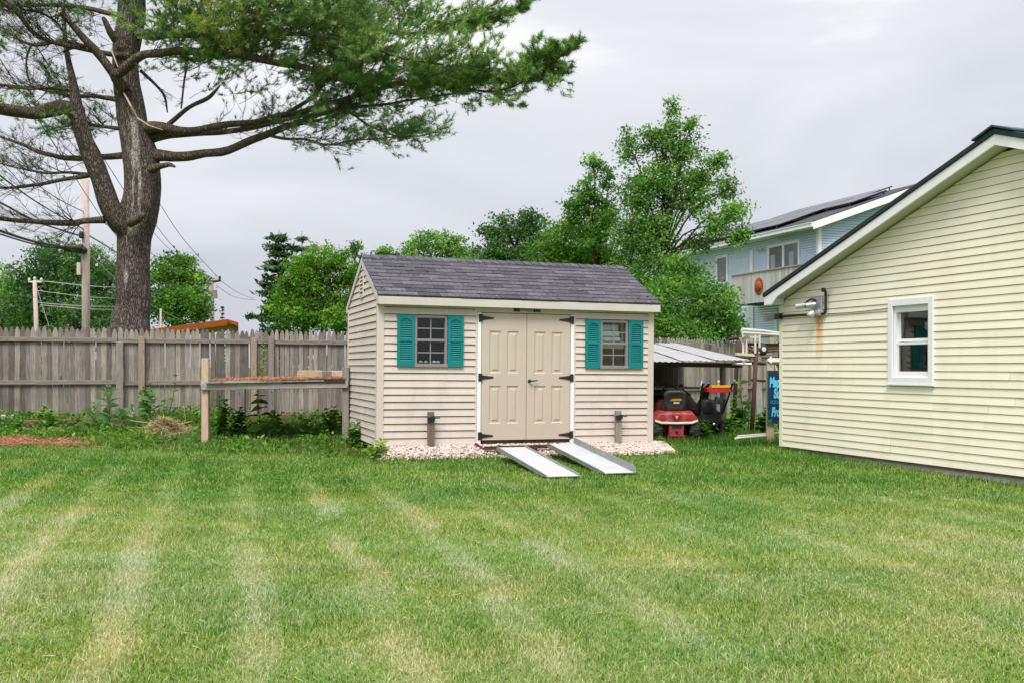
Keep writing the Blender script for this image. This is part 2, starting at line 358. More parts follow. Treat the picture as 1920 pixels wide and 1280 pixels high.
# ------------------------------------------------------------------ siding walls
def siding(mb, u0,u1,z0,z1,e, holes=(), fr=None, lip=.019, slit=.012, top=None, t0=0.):
    """lapped courses of height e over (u0..u1)x(z0..z1); fr(u,w,z)->point, w>0 is outwards.
       holes: (u0,u1,z0,z1).  top: function u->max z (gables)"""
    fr=fr or (lambda u,w,z:(u,-w,z))
    def strip(ua,ub,za,zb,c0):
        # course face between za..zb inside the course starting at c0
        def off(z): return lip-(lip-.002)*(z-c0)/e
        if ub-ua>1.6:      # panels overlap at staggered seams
            m_=ua+(ub-ua)*random.uniform(.25,.75); strip(ua,m_,za,zb,c0); strip(m_,ub,za,zb,c0); return
        ex=random.uniform(0,.0035); q0,q1=off(za)+ex,off(zb)+ex*.5
        full=abs(za-c0)<1e-6
        tt=random.uniform(.3,.7)
        mb.add([fr(ua,q0,za),fr(ub,q0,za),fr(ub,q1,zb),fr(ua,q1,zb)],[(0,1,2,3)],tt)
        if full:   # rounded butt edge then back into the joint
            mb.add([fr(ua,q0-.004,za-.003),fr(ub,q0-.004,za-.003),fr(ub,q0,za),fr(ua,q0,za)],[(0,1,2,3)],tt)
            mb.add([fr(ua,-.03,za-.003),fr(ub,-.03,za-.003),fr(ub,q0-.004,za-.003),fr(ua,q0-.004,za-.003)],[(0,1,2,3)],tt)
        if zb>=c0+e-slit-1e-4:
            mb.add([fr(ua,q1,zb),fr(ub,q1,zb),fr(ub,-.03,zb),fr(ua,-.03,zb)],[(0,1,2,3)],tt)
    k=0; c=z0
    while c<z1-1e-4:
        ct=min(c+e-slit, z1)
        if top is None:
            segs=[(u0,u1)]
            cuts=sorted({u0,u1}|{h for H in holes for h in H[:2] if u0<h<u1})
            for a,b in zip(cuts,cuts[1:]):
                mid=(a+b)/2
                zs=[(c,ct)]
                for H in holes:
                    if H[0]<mid<H[1]:
                        nz=[]
                        for za,zb in zs:
                            if H[3]<=za or H[2]>=zb: nz.append((za,zb)); continue
                            if za<H[2]: nz.append((za,H[2]))
                            if zb>H[3]: nz.append((H[3],zb))
                        zs=nz
                for za,zb in zs:
                    if zb-za>.004: strip(a,b,za,zb,c)
        else:
            a0,b0=top(c); a1,b1=top(ct)
            if b0-a0>.02:
                if b1<a1: a1=b1=(a1+b1)/2
                off0=lip; off1=.002; tt=random.uniform(.42,.58)
                mb.add([fr(a0,off0,c),fr(b0,off0,c),fr(b1,off1,ct),fr(a1,off1,ct)],[(0,1,2,3)],tt)
                mb.add([fr(a0,-.03,c-.003),fr(b0,-.03,c-.003),fr(b0,off0,c),fr(a0,off0,c)],[(0,1,2,3)],tt)
                mb.add([fr(a1,off1,ct),fr(b1,off1,ct),fr(b1,-.03,ct),fr(a1,-.03,ct)],[(0,1,2,3)],tt)
        c+=e; k+=1
    return mb

# ------------------------------------------------------------------ the shed
SH_O=Vector((-1.863,13.69,.25)); SH_R=(0,math.radians(.5),math.radians(18.97))
SHM=Matrix.Translation(SH_O)@Matrix.Rotation(SH_R[2],4,'Z')@Matrix.Rotation(SH_R[1],4,'Y')
def sh(u,v,z): return SHM@Vector((u,v,z))
SW,SD=4.214,2.42
shed=thing('garden_shed','beige vinyl sided garden shed with dark shingle roof, double doors and teal shutters','shed',SH_O,SH_R)
WIN=[(.507,.978),(3.345,3.800)]; WZ=(1.105,1.815); DOOR=(1.493,2.864,.055,1.872)
EAV=1.98
mb=MB()
holes=[(a,b,WZ[0]+.02,WZ[1]-.02) for a,b in WIN]+[(DOOR[0]-.07,DOOR[1]+.07,0,2.2)]
siding(mb,.07,DOOR[0]-.07,0,EAV,.1016,holes[:1]); mb.build('front_wall',BEIGE,shed)
mb=MB(); siding(mb,DOOR[1]+.07,SW-.07,0,EAV,.1016,holes[1:2]); mb.build('front_wall',BEIGE,shed)
RISE=.50; RY0=-.135; RZ0=2.075
def roofz(v): return RZ0+(min(v,2*1.21-v)-RY0)*RISE
for nm,u,sg in (('side_wall',0,1),('side_wall',SW,-1)):
    mb=MB()
    fr=(lambda a,w,z:(-w,a,z)) if sg>0 else (lambda a,w,z:(SW+w,a,z))
    siding(mb,.07,SD-.07,0,1.93,.1016,(),fr)
    def top(z):
        h=(z-1.9)/RISE; a=RY0+ (z+.10-RZ0)/RISE
        a=max(a,.03); return a,SD-a
    z0=.1016*19
    siding(mb,0,0,z0,2.70,.1016,(),fr,top=top)
    mb.build(nm,BEIGE,shed)
mb=MB(); mb.box(.05,SD-.03,0,SW-.05,SD,1.98); mb.build('back_wall',BEIGE,shed)
# floor, ceiling and inner lining keep the inside dark
mb=MB(); mb.box(.06,.035,-.02,SW-.06,SD-.04,.03); mb.box(.045,.035,.03,.06,SD-.04,2.2); mb.box(SW-.06,.035,.03,SW-.045,SD-.04,2.2)
mb.build('inner_lining',DARKW,shed)
mb=MB()
for v in (.12,1.15,2.2): mb.box(.05,v,-.16,SW-.05,v+.09,-.02)
mb.box(.03,.02,-.075,SW-.03,.06,-.006)
mb.build('foundation_beams',DARKW,shed)
for u in (0,SW):
    for v in (0,SD):
        mb=MB(); du=1 if u==0 else -1; dv=1 if v==0 else -1
        x0=u-du*.022; mb.box(x0,v-dv*.022,-.005,u+du*.075,v+dv*.002,1.985); mb.box(x0,v+dv*.002,-.005,u+du*.0,v+dv*.075,1.985)
        mb.build('corner_trim',BEIGE,shed,bevel=.004)
# roof
def slope(sg):
    """(u, s, h): s metres up the slope from the eave, h above the deck"""
    th=math.atan(RISE); cs,sn=math.cos(th),math.sin(th)
    def f(u,s,h):
        y=RY0+s*cs-h*sn; z=RZ0+s*sn+h*cs
        return (u,y,z) if sg>0 else (u,2.42-y,z)
    return f
SL=(1.21-RY0)/math.cos(math.atan(RISE)); UL,UR=-.035,SW+.075
mb=MB()
for sg in (1,-1):
    f=slope(sg); n=11; e=SL/n
    for r in range(n):
        s0=r*e-.012; s1=(r+1)*e+.03 if r<n-1 else SL
        u=UL-(.15 if r%2 else 0)-.02
        while u<UR:
            wd=.30+random.uniform(-.012,.012); a=max(u,UL+random.uniform(-.006,.002)); b=min(u+wd-.006,UR+random.uniform(-.002,.006)); u+=wd
            if b-a<.02: continue
            j=random.uniform(-.006,.006); h0=.017+random.uniform(-.002,.003); h1=.005; c=random.uniform(0,1)**.8
            c=.5+(c-.5)*random.choice((.6,1,1.3))
            v=[f(a,s0+j,-.002),f(b,s0+j,-.002),f(b,s0+j,h0),f(a,s0+j,h0),f(a,s1,h1),f(b,s1,h1)]
            fs=[(0,1,2,3),(3,2,5,4),(1,5,2),(0,3,4)]
            if sg<0: fs=[q[::-1] for q in fs]
            mb.add(v,fs,c)
    # deck below
    v=[f(UL+.01,0,-.002),f(UR-.01,0,-.002),f(UR-.01,SL,-.002),f(UL+.01,SL,-.002),f(UL+.01,0,-.022),f(UR-.01,0,-.022),f(UR-.01,SL,-.022),f(UL+.01,SL,-.022)]
    mb.add(v,[(0,1,2,3),(7,6,5,4),(0,4,5,1),(1,5,6,2),(3,7,4,0)],.1)
roof=mb.build('roof',SHINGLE,shed)
mb=MB(); u=UL; fa,fb=slope(1),slope(-1)
while u<UR-.03:
    b=min(u+.16,UR+.004); c=random.uniform(.2,1); h=.016; h2=.030
    v=[fa(u,SL-.115,h2),fa(b,SL-.115,h),fa(u,SL+.003,h2+.006),fa(b,SL+.003,h+.006),fb(u,SL-.115,h2),fb(b,SL-.115,h),
       fa(u,SL-.115,.008),fb(u,SL-.115,.008),fa(b,SL-.115,.008),fb(b,SL-.115,.008)]
    mb.add(v,[(0,1,3,2),(2,3,5,4),(6,0,2),(2,4,7),(6,8,1,0),(4,5,9,7)],c)
    u+=.135
mb.build('ridge_cap',SHINGLE,roof)
# fascia, soffit, rake boards
mb=MB(); mb.box(UL+.006,RY0-.006,RZ0-.128,UR-.006,RY0+.018,RZ0-.018); mb.build('fascia',CREAM,shed,bevel=.003)
mb=MB(); mb.box(UL+.006,2.42-RY0-.018,RZ0-.128,UR-.006,2.42-RY0+.006,RZ0-.018); mb.build('fascia',CREAM,shed)
mb=MB(); mb.box(.0,RY0+.018,RZ0-.105,SW,.03,RZ0-.095); mb.build('soffit',BEIGE,shed)
for u0,u1 in ((UL+.004,UL+.024),(UR-.024,UR-.004)):
    mb=MB(); th=math.atan(RISE)
    for sg in (1,-1):
        f=slope(sg)
        k=.108
        pts=[(RY0+.02,RZ0-.128+.01),(RY0+.02,RZ0-.025),(1.21,RZ0+(1.21-RY0)*RISE-.024),(1.21,RZ0+(1.21-RY0)*RISE-.024-k),(RY0+.15,RZ0-.02-k+.075),(RY0+.15,RZ0-.128+.01)]
        if sg<0: pts=[(2.42-y,z) for y,z in pts]
        mb.prism(pts,lambda y,z,w_:(u0+w_,y,z),u1-u0)
    mb.build('rake_board',CREAM,shed)
# gable vent
for ux,dx in ((-.028,-1),):
    mb=MB(); c=(1.21,2.33)
    mb.box(-.012,1.07,2.12,-.03,1.35,2.145); mb.box(-.012,1.07,2.435,-.03,1.35,2.46); mb.box(-.012,1.07,2.145,-.03,1.095,2.435); mb.box(-.012,1.325,2.145,-.03,1.35,2.435)
    for k in range(5):
        z=2.15+k*.058; mb.add([(-.034,1.095,z),(-.034,1.325,z),(-.010,1.325,z+.035),(-.010,1.095,z+.035)],[(0,1,2,3)]); 
    gv=mb.build('gable_vent',BEIGE,shed)
    mb=MB(); mb.box(-.004,1.095,2.145,-.009,1.325,2.435); mb.build('vent_opening',BLACKP,gv)
# door opening trim
mb=MB()
mb.box(DOOR[0]-.062,-.024,-.005,DOOR[0]-.008,.02,DOOR[3]+.008); mb.build('door_trim',WHITE,shed,bevel=.003); mb=MB(); mb.box(DOOR[1]+.008,-.024,-.005,DOOR[1]+.062,.02,DOOR[3]+.008)
mb.build('door_trim',WHITE,shed,bevel=.003)
mb=MB(); mb.box(DOOR[0]-.062,-.022,DOOR[3]+.010,DOOR[1]+.062,.02,EAV); mb.build('door_header',BEIGE_D,shed,bevel=.002)
mb=MB(); mb.box(DOOR[0]-.095,-.016,-.004,DOOR[0]-.064,.0,EAV); mb.build('siding_channel',BEIGE,shed); mb=MB(); mb.box(DOOR[1]+.064,-.016,-.004,DOOR[1]+.09,.0,EAV); mb.build('siding_channel',BEIGE,shed)
mb=MB(); mb.box(DOOR[0]-.004,.012,-.004,DOOR[1]+.004,.03,.05); mb.build('door_sill',DARKW,shed)
mb=MB(); mb.box(DOOR[0]-.02,-.06,-.05,DOOR[1]+.02,.01,-.008); mb.build('threshold',BOARDW,shed)
def door_leaf(u0,u1):
    z0,z1=DOOR[2],DOOR[3]; y=-.018; mb=MB(); W=u1-u0
    us=[u0,u0+.17*W,u0+.435*W,u0+.565*W,u0+.83*W,u1]; zs=[z0,z0+.235,z0+.78,z0+.96,z0+1.565,z1]
    for i in range(5):
        for j in range(5):
            a,b,c,d=us[i],us[i+1],zs[j],zs[j+1]
            if i in(1,3) and j in(1,3):
                lv=[(0,0),(.014,.013),(.036,.013),(.056,.002)]
                for (p,q),(r,s_) in zip(lv,lv[1:]):
                    A=[(a+p,y+q,c+p),(b-p,y+q,c+p),(b-p,y+q,d-p),(a+p,y+q,d-p)]; B=[(a+r,y+s_,c+r),(b-r,y+s_,c+r),(b-r,y+s_,d-r),(a+r,y+s_,d-r)]
                    mb.add(A+B,[(0,1,5,4),(1,2,6,5),(2,3,7,6),(3,0,4,7)])
                r,s_=lv[-1]; mb.quad((a+r,y+s_,c+r),(b-r,y+s_,c+r),(b-r,y+s_,d-r),(a+r,y+s_,d-r))
            else: mb.quad((a,y,c),(b,y,c),(b,y,d),(a,y,d))
    mb.add([(u0,y,z0),(u1,y,z0),(u1,y,z1),(u0,y,z1),(u0,.022,z0),(u1,.022,z0),(u1,.022,z1),(u0,.022,z1)],[(4,7,6,5),(0,4,5,1),(1,5,6,2),(2,6,7,3),(3,7,4,0)])
    return mb.build('door',BEIGE_D,shed)
UM=(DOOR[0]+DOOR[1])/2
dl=door_leaf(DOOR[0],UM-.004); dr=door_leaf(UM+.004,DOOR[1])
for leaf,ue,sg in ((dl,DOOR[0],1),(dr,DOOR[1],-1)):
    for z in (.115,.955,1.80):
        mb=MB(); mb.box(ue-sg*.050,-.034,z-.055,ue-sg*.006,-.026,z+.055)
        mb.tube([(ue,-.034,z-.05),(ue,-.034,z+.05)],.010,8)
        mb.prism([(0,-.032),(.165,-.010),(.165,.010),(0,.032)] if sg>0 else [(0,.032),(-.165,.010),(-.165,-.010),(0,-.032)],lambda a,b,w_:(ue+sg*.006+a,-.020-w_,z+b),.006)
        mb.tube([(ue+sg*.165,-.026,z),(ue+sg*.165,-.02,z)],.014,8)
        mb.build('hinge',BLACKM,leaf)
mb=MB(); mb.lathe([(.026,0),(.026,.008),(.012,.012),(.012,.05)],(UM+.045,-.018,.905),(0,-1,0),14); mb.tube([(UM+.045,-.062,.905),(UM+.10,-.064,.908),(UM+.155,-.060,.914)],[.011,.010,.008],8); mb.build('handle',BLACKM,dr,sharp=40)
mb=MB(); mb.box(UM-.20,-.05,1.905,UM-.12,-.018,1.955); dk=mb.build('door_lamp',BLACKP,shed)
mb=MB(); mb.box(UM+.10,-.05,1.90,UM+.12,-.018,1.96); mb.build('lamp_clip',BLACKP,dk)
mb=MB(); mb.box(UM+.135,-.045,1.905,UM+.2,-.018,1.93); mb.build('lamp_socket',BLACKP,dk)
mb=MB(); mb.tube([(UM-.12,-.034,1.945),(UM+.2,-.034,1.945)],.012,10); mb.box(UM-.10,-.03,1.91,UM+.09,-.02,1.935); mb.build('lamp_tube',GREYF,dk)
# windows
def shed_window(u0,u1):
    z0,z1=WZ; mb=MB(); y0,y1=-.030,.03; f=.036
    mb.box(u0,y0,z0,u0+f,y1,z1); mb.box(u1-f,y0,z0,u1,y1,z1); mb.box(u0+f,y0,z1-f,u1-f,y1,z1); mb.box(u0-.01,y0-.012,z0-.012,u1+.01,y1,z0+f)
    w_=mb.build('window',GREYF,shed,bevel=.003)
    zm=(z0+z1)/2+.01; mb=MB()
    mb.box(u0+f,-.018,zm-.018,u1-f,.02,zm+.018); mb.build('meeting_rail',GREYF,w_,bevel=.002)
    mb=MB(); um=(u0+u1)/2
    for za,zb,y in ((z0+f,zm-.018,.006),(zm+.018,z1-f,-.006)):
        mb.box(um-.008,y,za,um+.008,y+.012,zb); zc=(za+zb)/2
        mb.box(u0+f,y+.001,zc-.008,um-.008,y+.011,zc+.008); mb.box(um+.008,y+.001,zc-.008,u1-f,y+.011,zc+.008)
    mb.build('muntin',GREYF,w_)
    for za,zb,y in ((z0+f,zm-.018,.013),(zm+.018,z1-f,.001)):
        mb=MB(); mb.box(u0+f,y,za,u1-f,y+.003,zb); mb.build('pane',GLASS,w_)
for a,b in WIN: shed_window(a,b)
def shutter(u0,u1):
    z0,z1=WZ[0]-.002,WZ[1]+.006; mb=MB(); s=.042; y=-.046; yb=-.014; zm=(z0+z1)/2+.005
    mb.box(u0,y,z0,u0+s,yb,z1); mb.box(u1-s,y,z0,u1,yb,z1); mb.box(u0+s,y,z0,u1-s,yb,z0+.075); mb.box(u0+s,y,zm-.018,u1-s,yb,zm+.018)
    # arched top rail
    a,b=u0+s,u1-s; n=8; lo=[(a+(b-a)*k/n, z1-.088+.030*math.sin(math.pi*k/n)) for k in range(n+1)]
    mb.prism(lo+[(b,z1),(a,z1)],lambda u,z,w_:(u,y+w_,z),yb-y)
    mb.box(a,yb-.004,z0+.07,b,yb,z1-.05)
    for za,zb in ((z0+.075,zm-.018),(zm+.018,z1-.055)):
        n=9; e=(zb-za)/n
        for k in range(n):
            z=za+k*e
            mb.add([(a,y+.004,z+.004),(b,y+.004,z+.004),(b,y+.020,z+e*.86),(a,y+.020,z+e*.86),(a,y+.006,z-.003),(b,y+.006,z-.003)],[(0,1,2,3),(4,5,1,0)])
    mb.build('shutter',TEAL,shed)
for a,b in ((.258,.503),(.982,1.216),(3.10,3.341),(3.804,4.045)): shutter(a,b)
# things seen through the panes
mb=MB()
for k,(z,h,wd,dp) in enumerate(((1.50,.065,.36,.3),(1.575,.08,.33,.3),(1.665,.09,.30,.28))):
    x=3.36+.01*k; mb.box(x,.05,z,x+wd,.05+dp,z+h,.3+.3*k)
wb=tag(mb.build('plastic_bin',WHITE,None,bevel=.015),'stack of white bins seen through the upper right shed window','bin'); wb.matrix_world=SHM
mb=MB(); mb.box(3.30,.09,1.40,3.85,.13,1.49); mb.box(3.745,.085,1.49,3.775,.125,1.85); sf=tag(mb.build('shelf_board',PINEW,None),'bare wooden shelf board behind the right shed window panes','shelf'); sf.matrix_world=SHM
mb=MB()
for x,r in ((.62,.035),(.70,.03),(.82,.045),(.88,.035)): mb.lathe([(.004,0),(r,.012),(r*.9,.03),(.004,.042)],(x,.09,1.145),(0,0,1),9)
rg=tag(mb.build('crumpled_rag',WHITE,None,smooth=True),'crumpled white rags on the sill inside the left shed window','rag'); rg.matrix_world=SHM

# wooden stakes with latches in front of the shed
def stake(u,lab,dark):
    base=sh(u,-.085,-.03); t=thing('wooden_stake',lab,'stake',base,(0,0,SH_R[2]),'door hold-back stakes in front of the shed')
    mb=MB(); mb.box(-.043,-.035,-.1,.043,.035,.50,.4 if dark else .8); mb.build('post',POSTD if dark else POSTW,t,bevel=.004)
    mb=MB(); mb.box(-.06,-.06,.36,.0,-.036,.43); mb.tube([(0,-.05,.41),(.12,-.05,.415)],.008,6); mb.box(-.005,-.07,.375,.045,-.036,.44); mb.build('latch',BLACKM,t)
stake(.737,'brown wooden stake with black latch standing in the gravel under the left shutters',True)
stake(3.62,'grey wooden stake with black latch standing in the gravel under the right shed window',False)

# ------------------------------------------------------------------ yellow house on the right
HO=Vector((4.33,15.9,.07)); HR=(0,0,math.radians(-69.84))
HM=Matrix.Translation(HO)@Matrix.Rotation(HR[2],4,'Z')
def hs(x,y,z): return HM@Vector((x,y,z))
YEL=None
def yellowmat():
    m,nt,N,L,b=nodes('pale_yellow_vinyl')
    c=mixc(nt,ramp(nt,noise_(nt,1.2,4,.6),[(.35,0.),(.7,.35)]),(.82,.775,.63),(.75,.705,.57))
    c=mixc(nt,1.,c,ramp(nt,attr(nt),[(.3,.95),(.7,1.02)]),'MULTIPLY'); c=mixc(nt,ramp(nt,noise_(nt,2.4,5,.65,(1,1,.22)),[(.5,0.),(.8,.22)]),c,(.45,.43,.34))
    # rust streak below the lamp: an actual stain on the wall, in the wall's own coordinates
    tcn=N.new('ShaderNodeTexCoord'); s=N.new('ShaderNodeSeparateXYZ'); L.new(tcn.outputs['Object'],s.inputs[0])
    dx=math_(nt,'ABSOLUTE',math_(nt,'SUBTRACT',math_(nt,'ADD',s.outputs['X'],math_(nt,'MULTIPLY',math_(nt,'SUBTRACT',noise_(nt,6,3,.6),.5),.04)),.985))
    wx=ramp(nt,dx,[(0.,1.),(.05,.9),(.11,0.)])
    mr=N.new('ShaderNodeMapRange'); L.new(s.outputs['Z'],mr.inputs[0]); mr.inputs[1].default_value=1.25; mr.inputs[2].default_value=2.05; 
    hz=ramp(nt,mr.outputs[0],[(0.,0.),(.35,.35),(.95,1.),(1.,.0)])
    n2=ramp(nt,noise_(nt,9,4,.7,(1.5,1.5,.35)),[(.30,.35),(.6,1.)])
    f=math_(nt,'MULTIPLY',math_(nt,'MULTIPLY',wx,hz),n2)
    c=mixc(nt,math_(nt,'MULTIPLY',f,1.3,True),c,(.70,.30,.03))
    L.new(c,b.inputs['Base Color']); b.inputs['Roughness'].default_value=.5; b.inputs['Specular IOR Level'].default_value=.3
    return m
YEL=yellowmat()
ROOFG=mat('dark_green_drip_edge',(.012,.022,.022),.55,.12,6,spec=.4)
ROOFT=mat('teal_metal_roof',(.015,.075,.07),.5,.1,4,spec=.4)
house=thing('yellow_house','pale yellow vinyl sided house with dark green roof edge and white trim','house',HO,HR)
GW=9.04; HS=.3475                                     # gable width, roof slope
RT0=2.49; OV=.25                                      # roof top height above the corner, rake overhang
def htop(x): return RT0+HS*min(x,GW-x)
WX=(2.483,3.316); WZH=(1.05,2.185)
mb=MB()
siding(mb,.06,GW,0,2.235,.1016,[(WX[0]+.03,WX[1]-.03,WZH[0]+.03,WZH[1]-.03)],lip=.013,slit=.007)
def ht(z):
    a=(z-(RT0-.20))/HS; a=max(a,.06); return a,GW-a
siding(mb,0,0,.1016*22,RT0+HS*GW/2-.24,.1016,(),lambda u,w_,z:(u,-w_,z),top=ht,lip=.013,slit=.007)
mb.build('gable_wall',YEL,house)
mb=MB(); mb.box(-.02,.02,0,.0,11,2.35); mb.build('back_wall',YEL,house)
mb=MB(); mb.box(-.012,-.012,-.01,.062,.012,2.30); mb.box(-.034,-.012,-.01,-.012,.05,2.30); mb.build('corner_trim',YEL,house,bevel=.004)
mb=MB(); mb.box(.02,.006,-.30,GW,.2,-.030); mb.box(.02,.2,-.3,.2,11,-.030); mb.build('foundation',CONC,house)
mb=MB(); mb.box(.0,-.012,-.028,GW,.03,-.006); mb.build('starter_strip',DARKW,house)
# roof slabs
for sg in (1,-1):
    mb=MB()
    X=(lambda x:x) if sg>0 else (lambda x:GW-x)
    th=.065; e=-.12
    prof=[(e,RT0+HS*e),(GW/2,RT0+HS*GW/2),(GW/2,RT0+HS*GW/2-th),(e,RT0+HS*e-th)]
    prof=[(X(a),b) for a,b in prof]
    if sg>0: prof=prof[::-1]
    mb.prism(prof,lambda a,b,w_:(a,-OV-.02+w_,b),11.3)
    rf=mb.build('roof',ROOFG,house,bevel=.006)
    mb=MB(); b0=.067; b1=.195
    prof=[(X(e+.015),RT0+HS*e-b0-.005),(X(e+.015),RT0+HS*e-b1),(X(.10),RT0+HS*e-b1),(X(.24),RT0+HS*.22-b1),(X(GW/2),RT0+HS*GW/2-b1),(X(GW/2),RT0+HS*GW/2-b0)]
    if sg<0: prof=prof[::-1]
    mb.prism(prof,lambda a,b,w_:(a,-OV+w_,b),.03); mb.build('rake_board',WHITE,house,bevel=.003)
    mb=MB()
    mb.add([(X(.0),-OV+.03,RT0-.175),(X(GW/2),-OV+.03,RT0+HS*GW/2-.175),(X(GW/2),.03,RT0+HS*GW/2-.175),(X(.0),.03,RT0-.175)],[(0,1,2,3)] if sg>0 else [(3,2,1,0)]); mb.build('soffit',CREAM,house)
    mb=MB(); mb.box(X(-.1),-OV+.031,RT0+HS*e-.19,X(.10),-.016,RT0-.10); mb.build('eave_return',WHITE,house)
mb=MB()
for sg in (1,-1):
    x0,x1=GW/2-sg*.30,GW/2
    z0,z1=htop(GW/2-.30)+.012,htop(GW/2)+.016
    mb.add([(x0,-OV-.05,z0),(x1,-OV-.05,z1),(x1,11,z1),(x0,11,z0),(x0,-OV-.05,z0+.02),(x1,-OV-.05,z1+.022),(x1,11,z1+.022),(x0,11,z0+.02)],[(0,1,2,3),(7,6,5,4),(0,4,5,1),(0,3,7,4)] if sg>0 else [(3,2,1,0),(4,5,6,7),(1,5,4,0),(4,7,3,0)])
mb.build('ridge_vent',ROOFT,house)
# window
x0,x1=WX; z0,z1=WZH; mb=MB(); f=.085
mb.box(x0,-.034,z0,x0+f,.0,z1); mb.box(x1-f,-.034,z0,x1,.0,z1); mb.box(x0+f,-.034,z1-f-.01,x1-f,.0,z1); mb.box(x0+f,-.034,z0,x1-f,.0,z0+f); mb.box(x0-.012,-.05,z0-.028,x1+.012,.0,z0-.002)
hw=mb.build('window',WHITE,house,bevel=.004)
mb=MB(); a,b,c,d=x0+f,x1-f,z0+f,z1-f-.01
mb.box(a,.0,c,a+.004,.10,d); mb.box(b-.004,.0,c,b,.10,d); mb.box(a+.004,.0,c,b-.004,.10,c+.004); mb.box(a+.004,.0,d-.004,b-.004,.10,d)
mb.box(a+.004,.012,c+.004,a+.034,.085,d-.004); mb.box(b-.034,.012,c+.004,b-.004,.085,d-.004); mb.box(a+.034,.012,d-.085,b-.034,.085,d-.004); mb.box(a+.034,.01,c+.004,b-.034,.085,c+.04)
mb.build('window_frame',WHITE,hw)
zm=(c+d)/2-.015; mb=MB(); i0,i1=a+.036,b-.036
mb.box(i0,.055,zm+.012,i1,.08,zm+.05); mb.box(i0,.02,zm-.03,i1,.05,zm+.005)
for zz0,zz1,y in ((c+.042,zm-.03,.024),(zm+.05,d-.087,.058)):
    mb.box(i0,y,zz0,i0+.028,y+.02,zz1); mb.box(i1-.028,y,zz0,i1,y+.02,zz1)
mb.box(i0+.028,.024,c+.042,i1-.028,.044,c+.075); mb.build('sash',WHITE,hw)
for zz0,zz1,y in ((c+.075,zm-.03,.032),(zm+.05,d-.087,.066)):
    mb=MB(); mb.box(i0+.028,y,zz0,i1-.028,y+.003,zz1); mb.build('pane',GLASS,hw)
# dim room behind the window
mb=MB(); mb.box(x0-.8,1.6,z0-.9,x1+.8,1.62,z1+.3); mb.box(x0-.8,.12,z0-.9,x0-.78,1.6,z1+.3); mb.box(x1+.78,.12,z0-.9,x1+.8,1.6,z1+.3); mb.box(x0-.8,.12,z1+.3,x1+.8,1.62,z1+.32); mb.box(x0-.8,.12,z0-.92,x1+.8,1.62,z0-.9); mb.build('room_lining',DARK,house)
mb=MB(); mb.lathe([(.01,0),(.12,.03),(.17,.10),(.16,.17),(.10,.22),(.02,.235)],hs(2.93,.42,1.70),(0,0,1),18)  # pale rounded solid added for an unidentified shape behind the upper pane
tag(mb.build('pale_round_object',WHITE,None,smooth=True),'pale round object seen dimly behind the upper pane of the yellow house window','object')
mb=MB(); 
for xx,yy in ((2.70,.35),(3.02,.35),(2.70,.66),(3.02,.66)): mb.tube([hs(xx,yy,.3),hs(xx,yy,1.50 if yy<.5 else 1.2)],.016,6)
mb.tube([hs(2.70,.35,1.48),hs(3.02,.35,1.48)],.016,6); mb.tube([hs(2.70,.35,1.32),hs(3.02,.35,1.32)],.013,6)
for k in range(4): mb.tube([hs(2.76+.066*k,.35,1.2),hs(2.76+.066*k,.35,1.48)],.008,6)
mb.prism([(2.68,.33),(3.04,.33),(3.04,.68),(2.68,.68)],lambda x,y,z:hs(x,y,1.17+z),.03)
tag(mb.build('wooden_chair',RUST,None),'dark chair back seen through the lower pane of the yellow house window','chair')

# flood light with two lamp holders, and its black conduit
fl=thing('flood_light','grey twin flood light on a metal plate above a rust streak on the yellow wall','light',hs(.86,-.02,2.21),HR)
mb=MB(); mb.box(-.03,-.022,-.10,.22,.0,.12); mb.build('back_plate',GALV,fl,bevel=.004)
def holder(p,d,L_,r,nm,mt):
    p=Vector(p); d=Vector(d).normalized(); mb=MB()
    mb.lathe([(r*.75,0),(r*.95,.02),(r,.05),(r,L_*.75),(r*1.02,L_*.78),(r*1.02,L_),(r*.86,L_),(r*.84,L_-.04)],p,d,18); return mb.build(nm,mt,fl,sharp=40)
h1=holder((-.03,-.10,.0),(-.85,-.45,-.12),.17,.042,'lamp_holder',GALV)
h2=holder((.14,-.06,-.0),(-.75,-.6,-.1),.15,.04,'lamp_holder',GALV)
mb=MB(); mb.tube([(.08,-.02,.06),(.02,-.06,.085),(-.03,-.10,.05),(-.03,-.105,.0)],.018,8); mb.lathe([(.045,0),(.045,.03)],(-.035,-.095,0),(-.85,-.45,-.12),14); mb.build('bracket_arm',BLACKM,fl)
mb=MB(); mb.lathe([(.02,0),(.05,.015),(.06,.05),(.055,.09),(.04,.115),(.012,.125)],(.10,-.06,-.12),(-.25,-.6,-.45),18); mb.build('motion_sensor',GALV,fl,sharp=40)
mb=MB(); mb.lathe([(.05,0),(.05,.05),(.035,.06)],(.20,-.02,-.13),(0,-1,-.1),14); mb.box(-.02,-.06,-.17,.16,-.0,-.10); mb.build('junction_box',GALV,fl,sharp=40)
cd=thing('conduit','black conduit running from the house corner to an upturned elbow beside the flood light','conduit',hs(0,0,2.07),HR)
mb=MB()
pts=[(.02,-.055,.005),(.3,-.055,.0),(.7,-.055,-.006),(1.13,-.055,-.012)]
cen=Vector((1.13,-.055,.048)); pts+=[(1.13+.06*math.sin(a),-.055,.048-.06*math.cos(a)) for a in (.3,.7,1.1,1.57)]
pts+=[(1.19,-.055,.16),(1.19,-.055,.30),(1.195,-.075,.335),(1.20,-.11,.34)]
mb.tube(pts,.021,8); mb.build('pipe',BLACKM,cd,smooth=True)
mb=MB(); mb.box(-.05,-.09,-.04,.075,-.014,.05); mb.build('corner_fitting',BLACKM,cd,bevel=.005); mb=MB(); mb.lathe([(.032,0),(.032,.04)],(1.20,-.085,.34),(.2,-1,0),12); mb.build('end_fitting',BLACKM,cd,sharp=40)
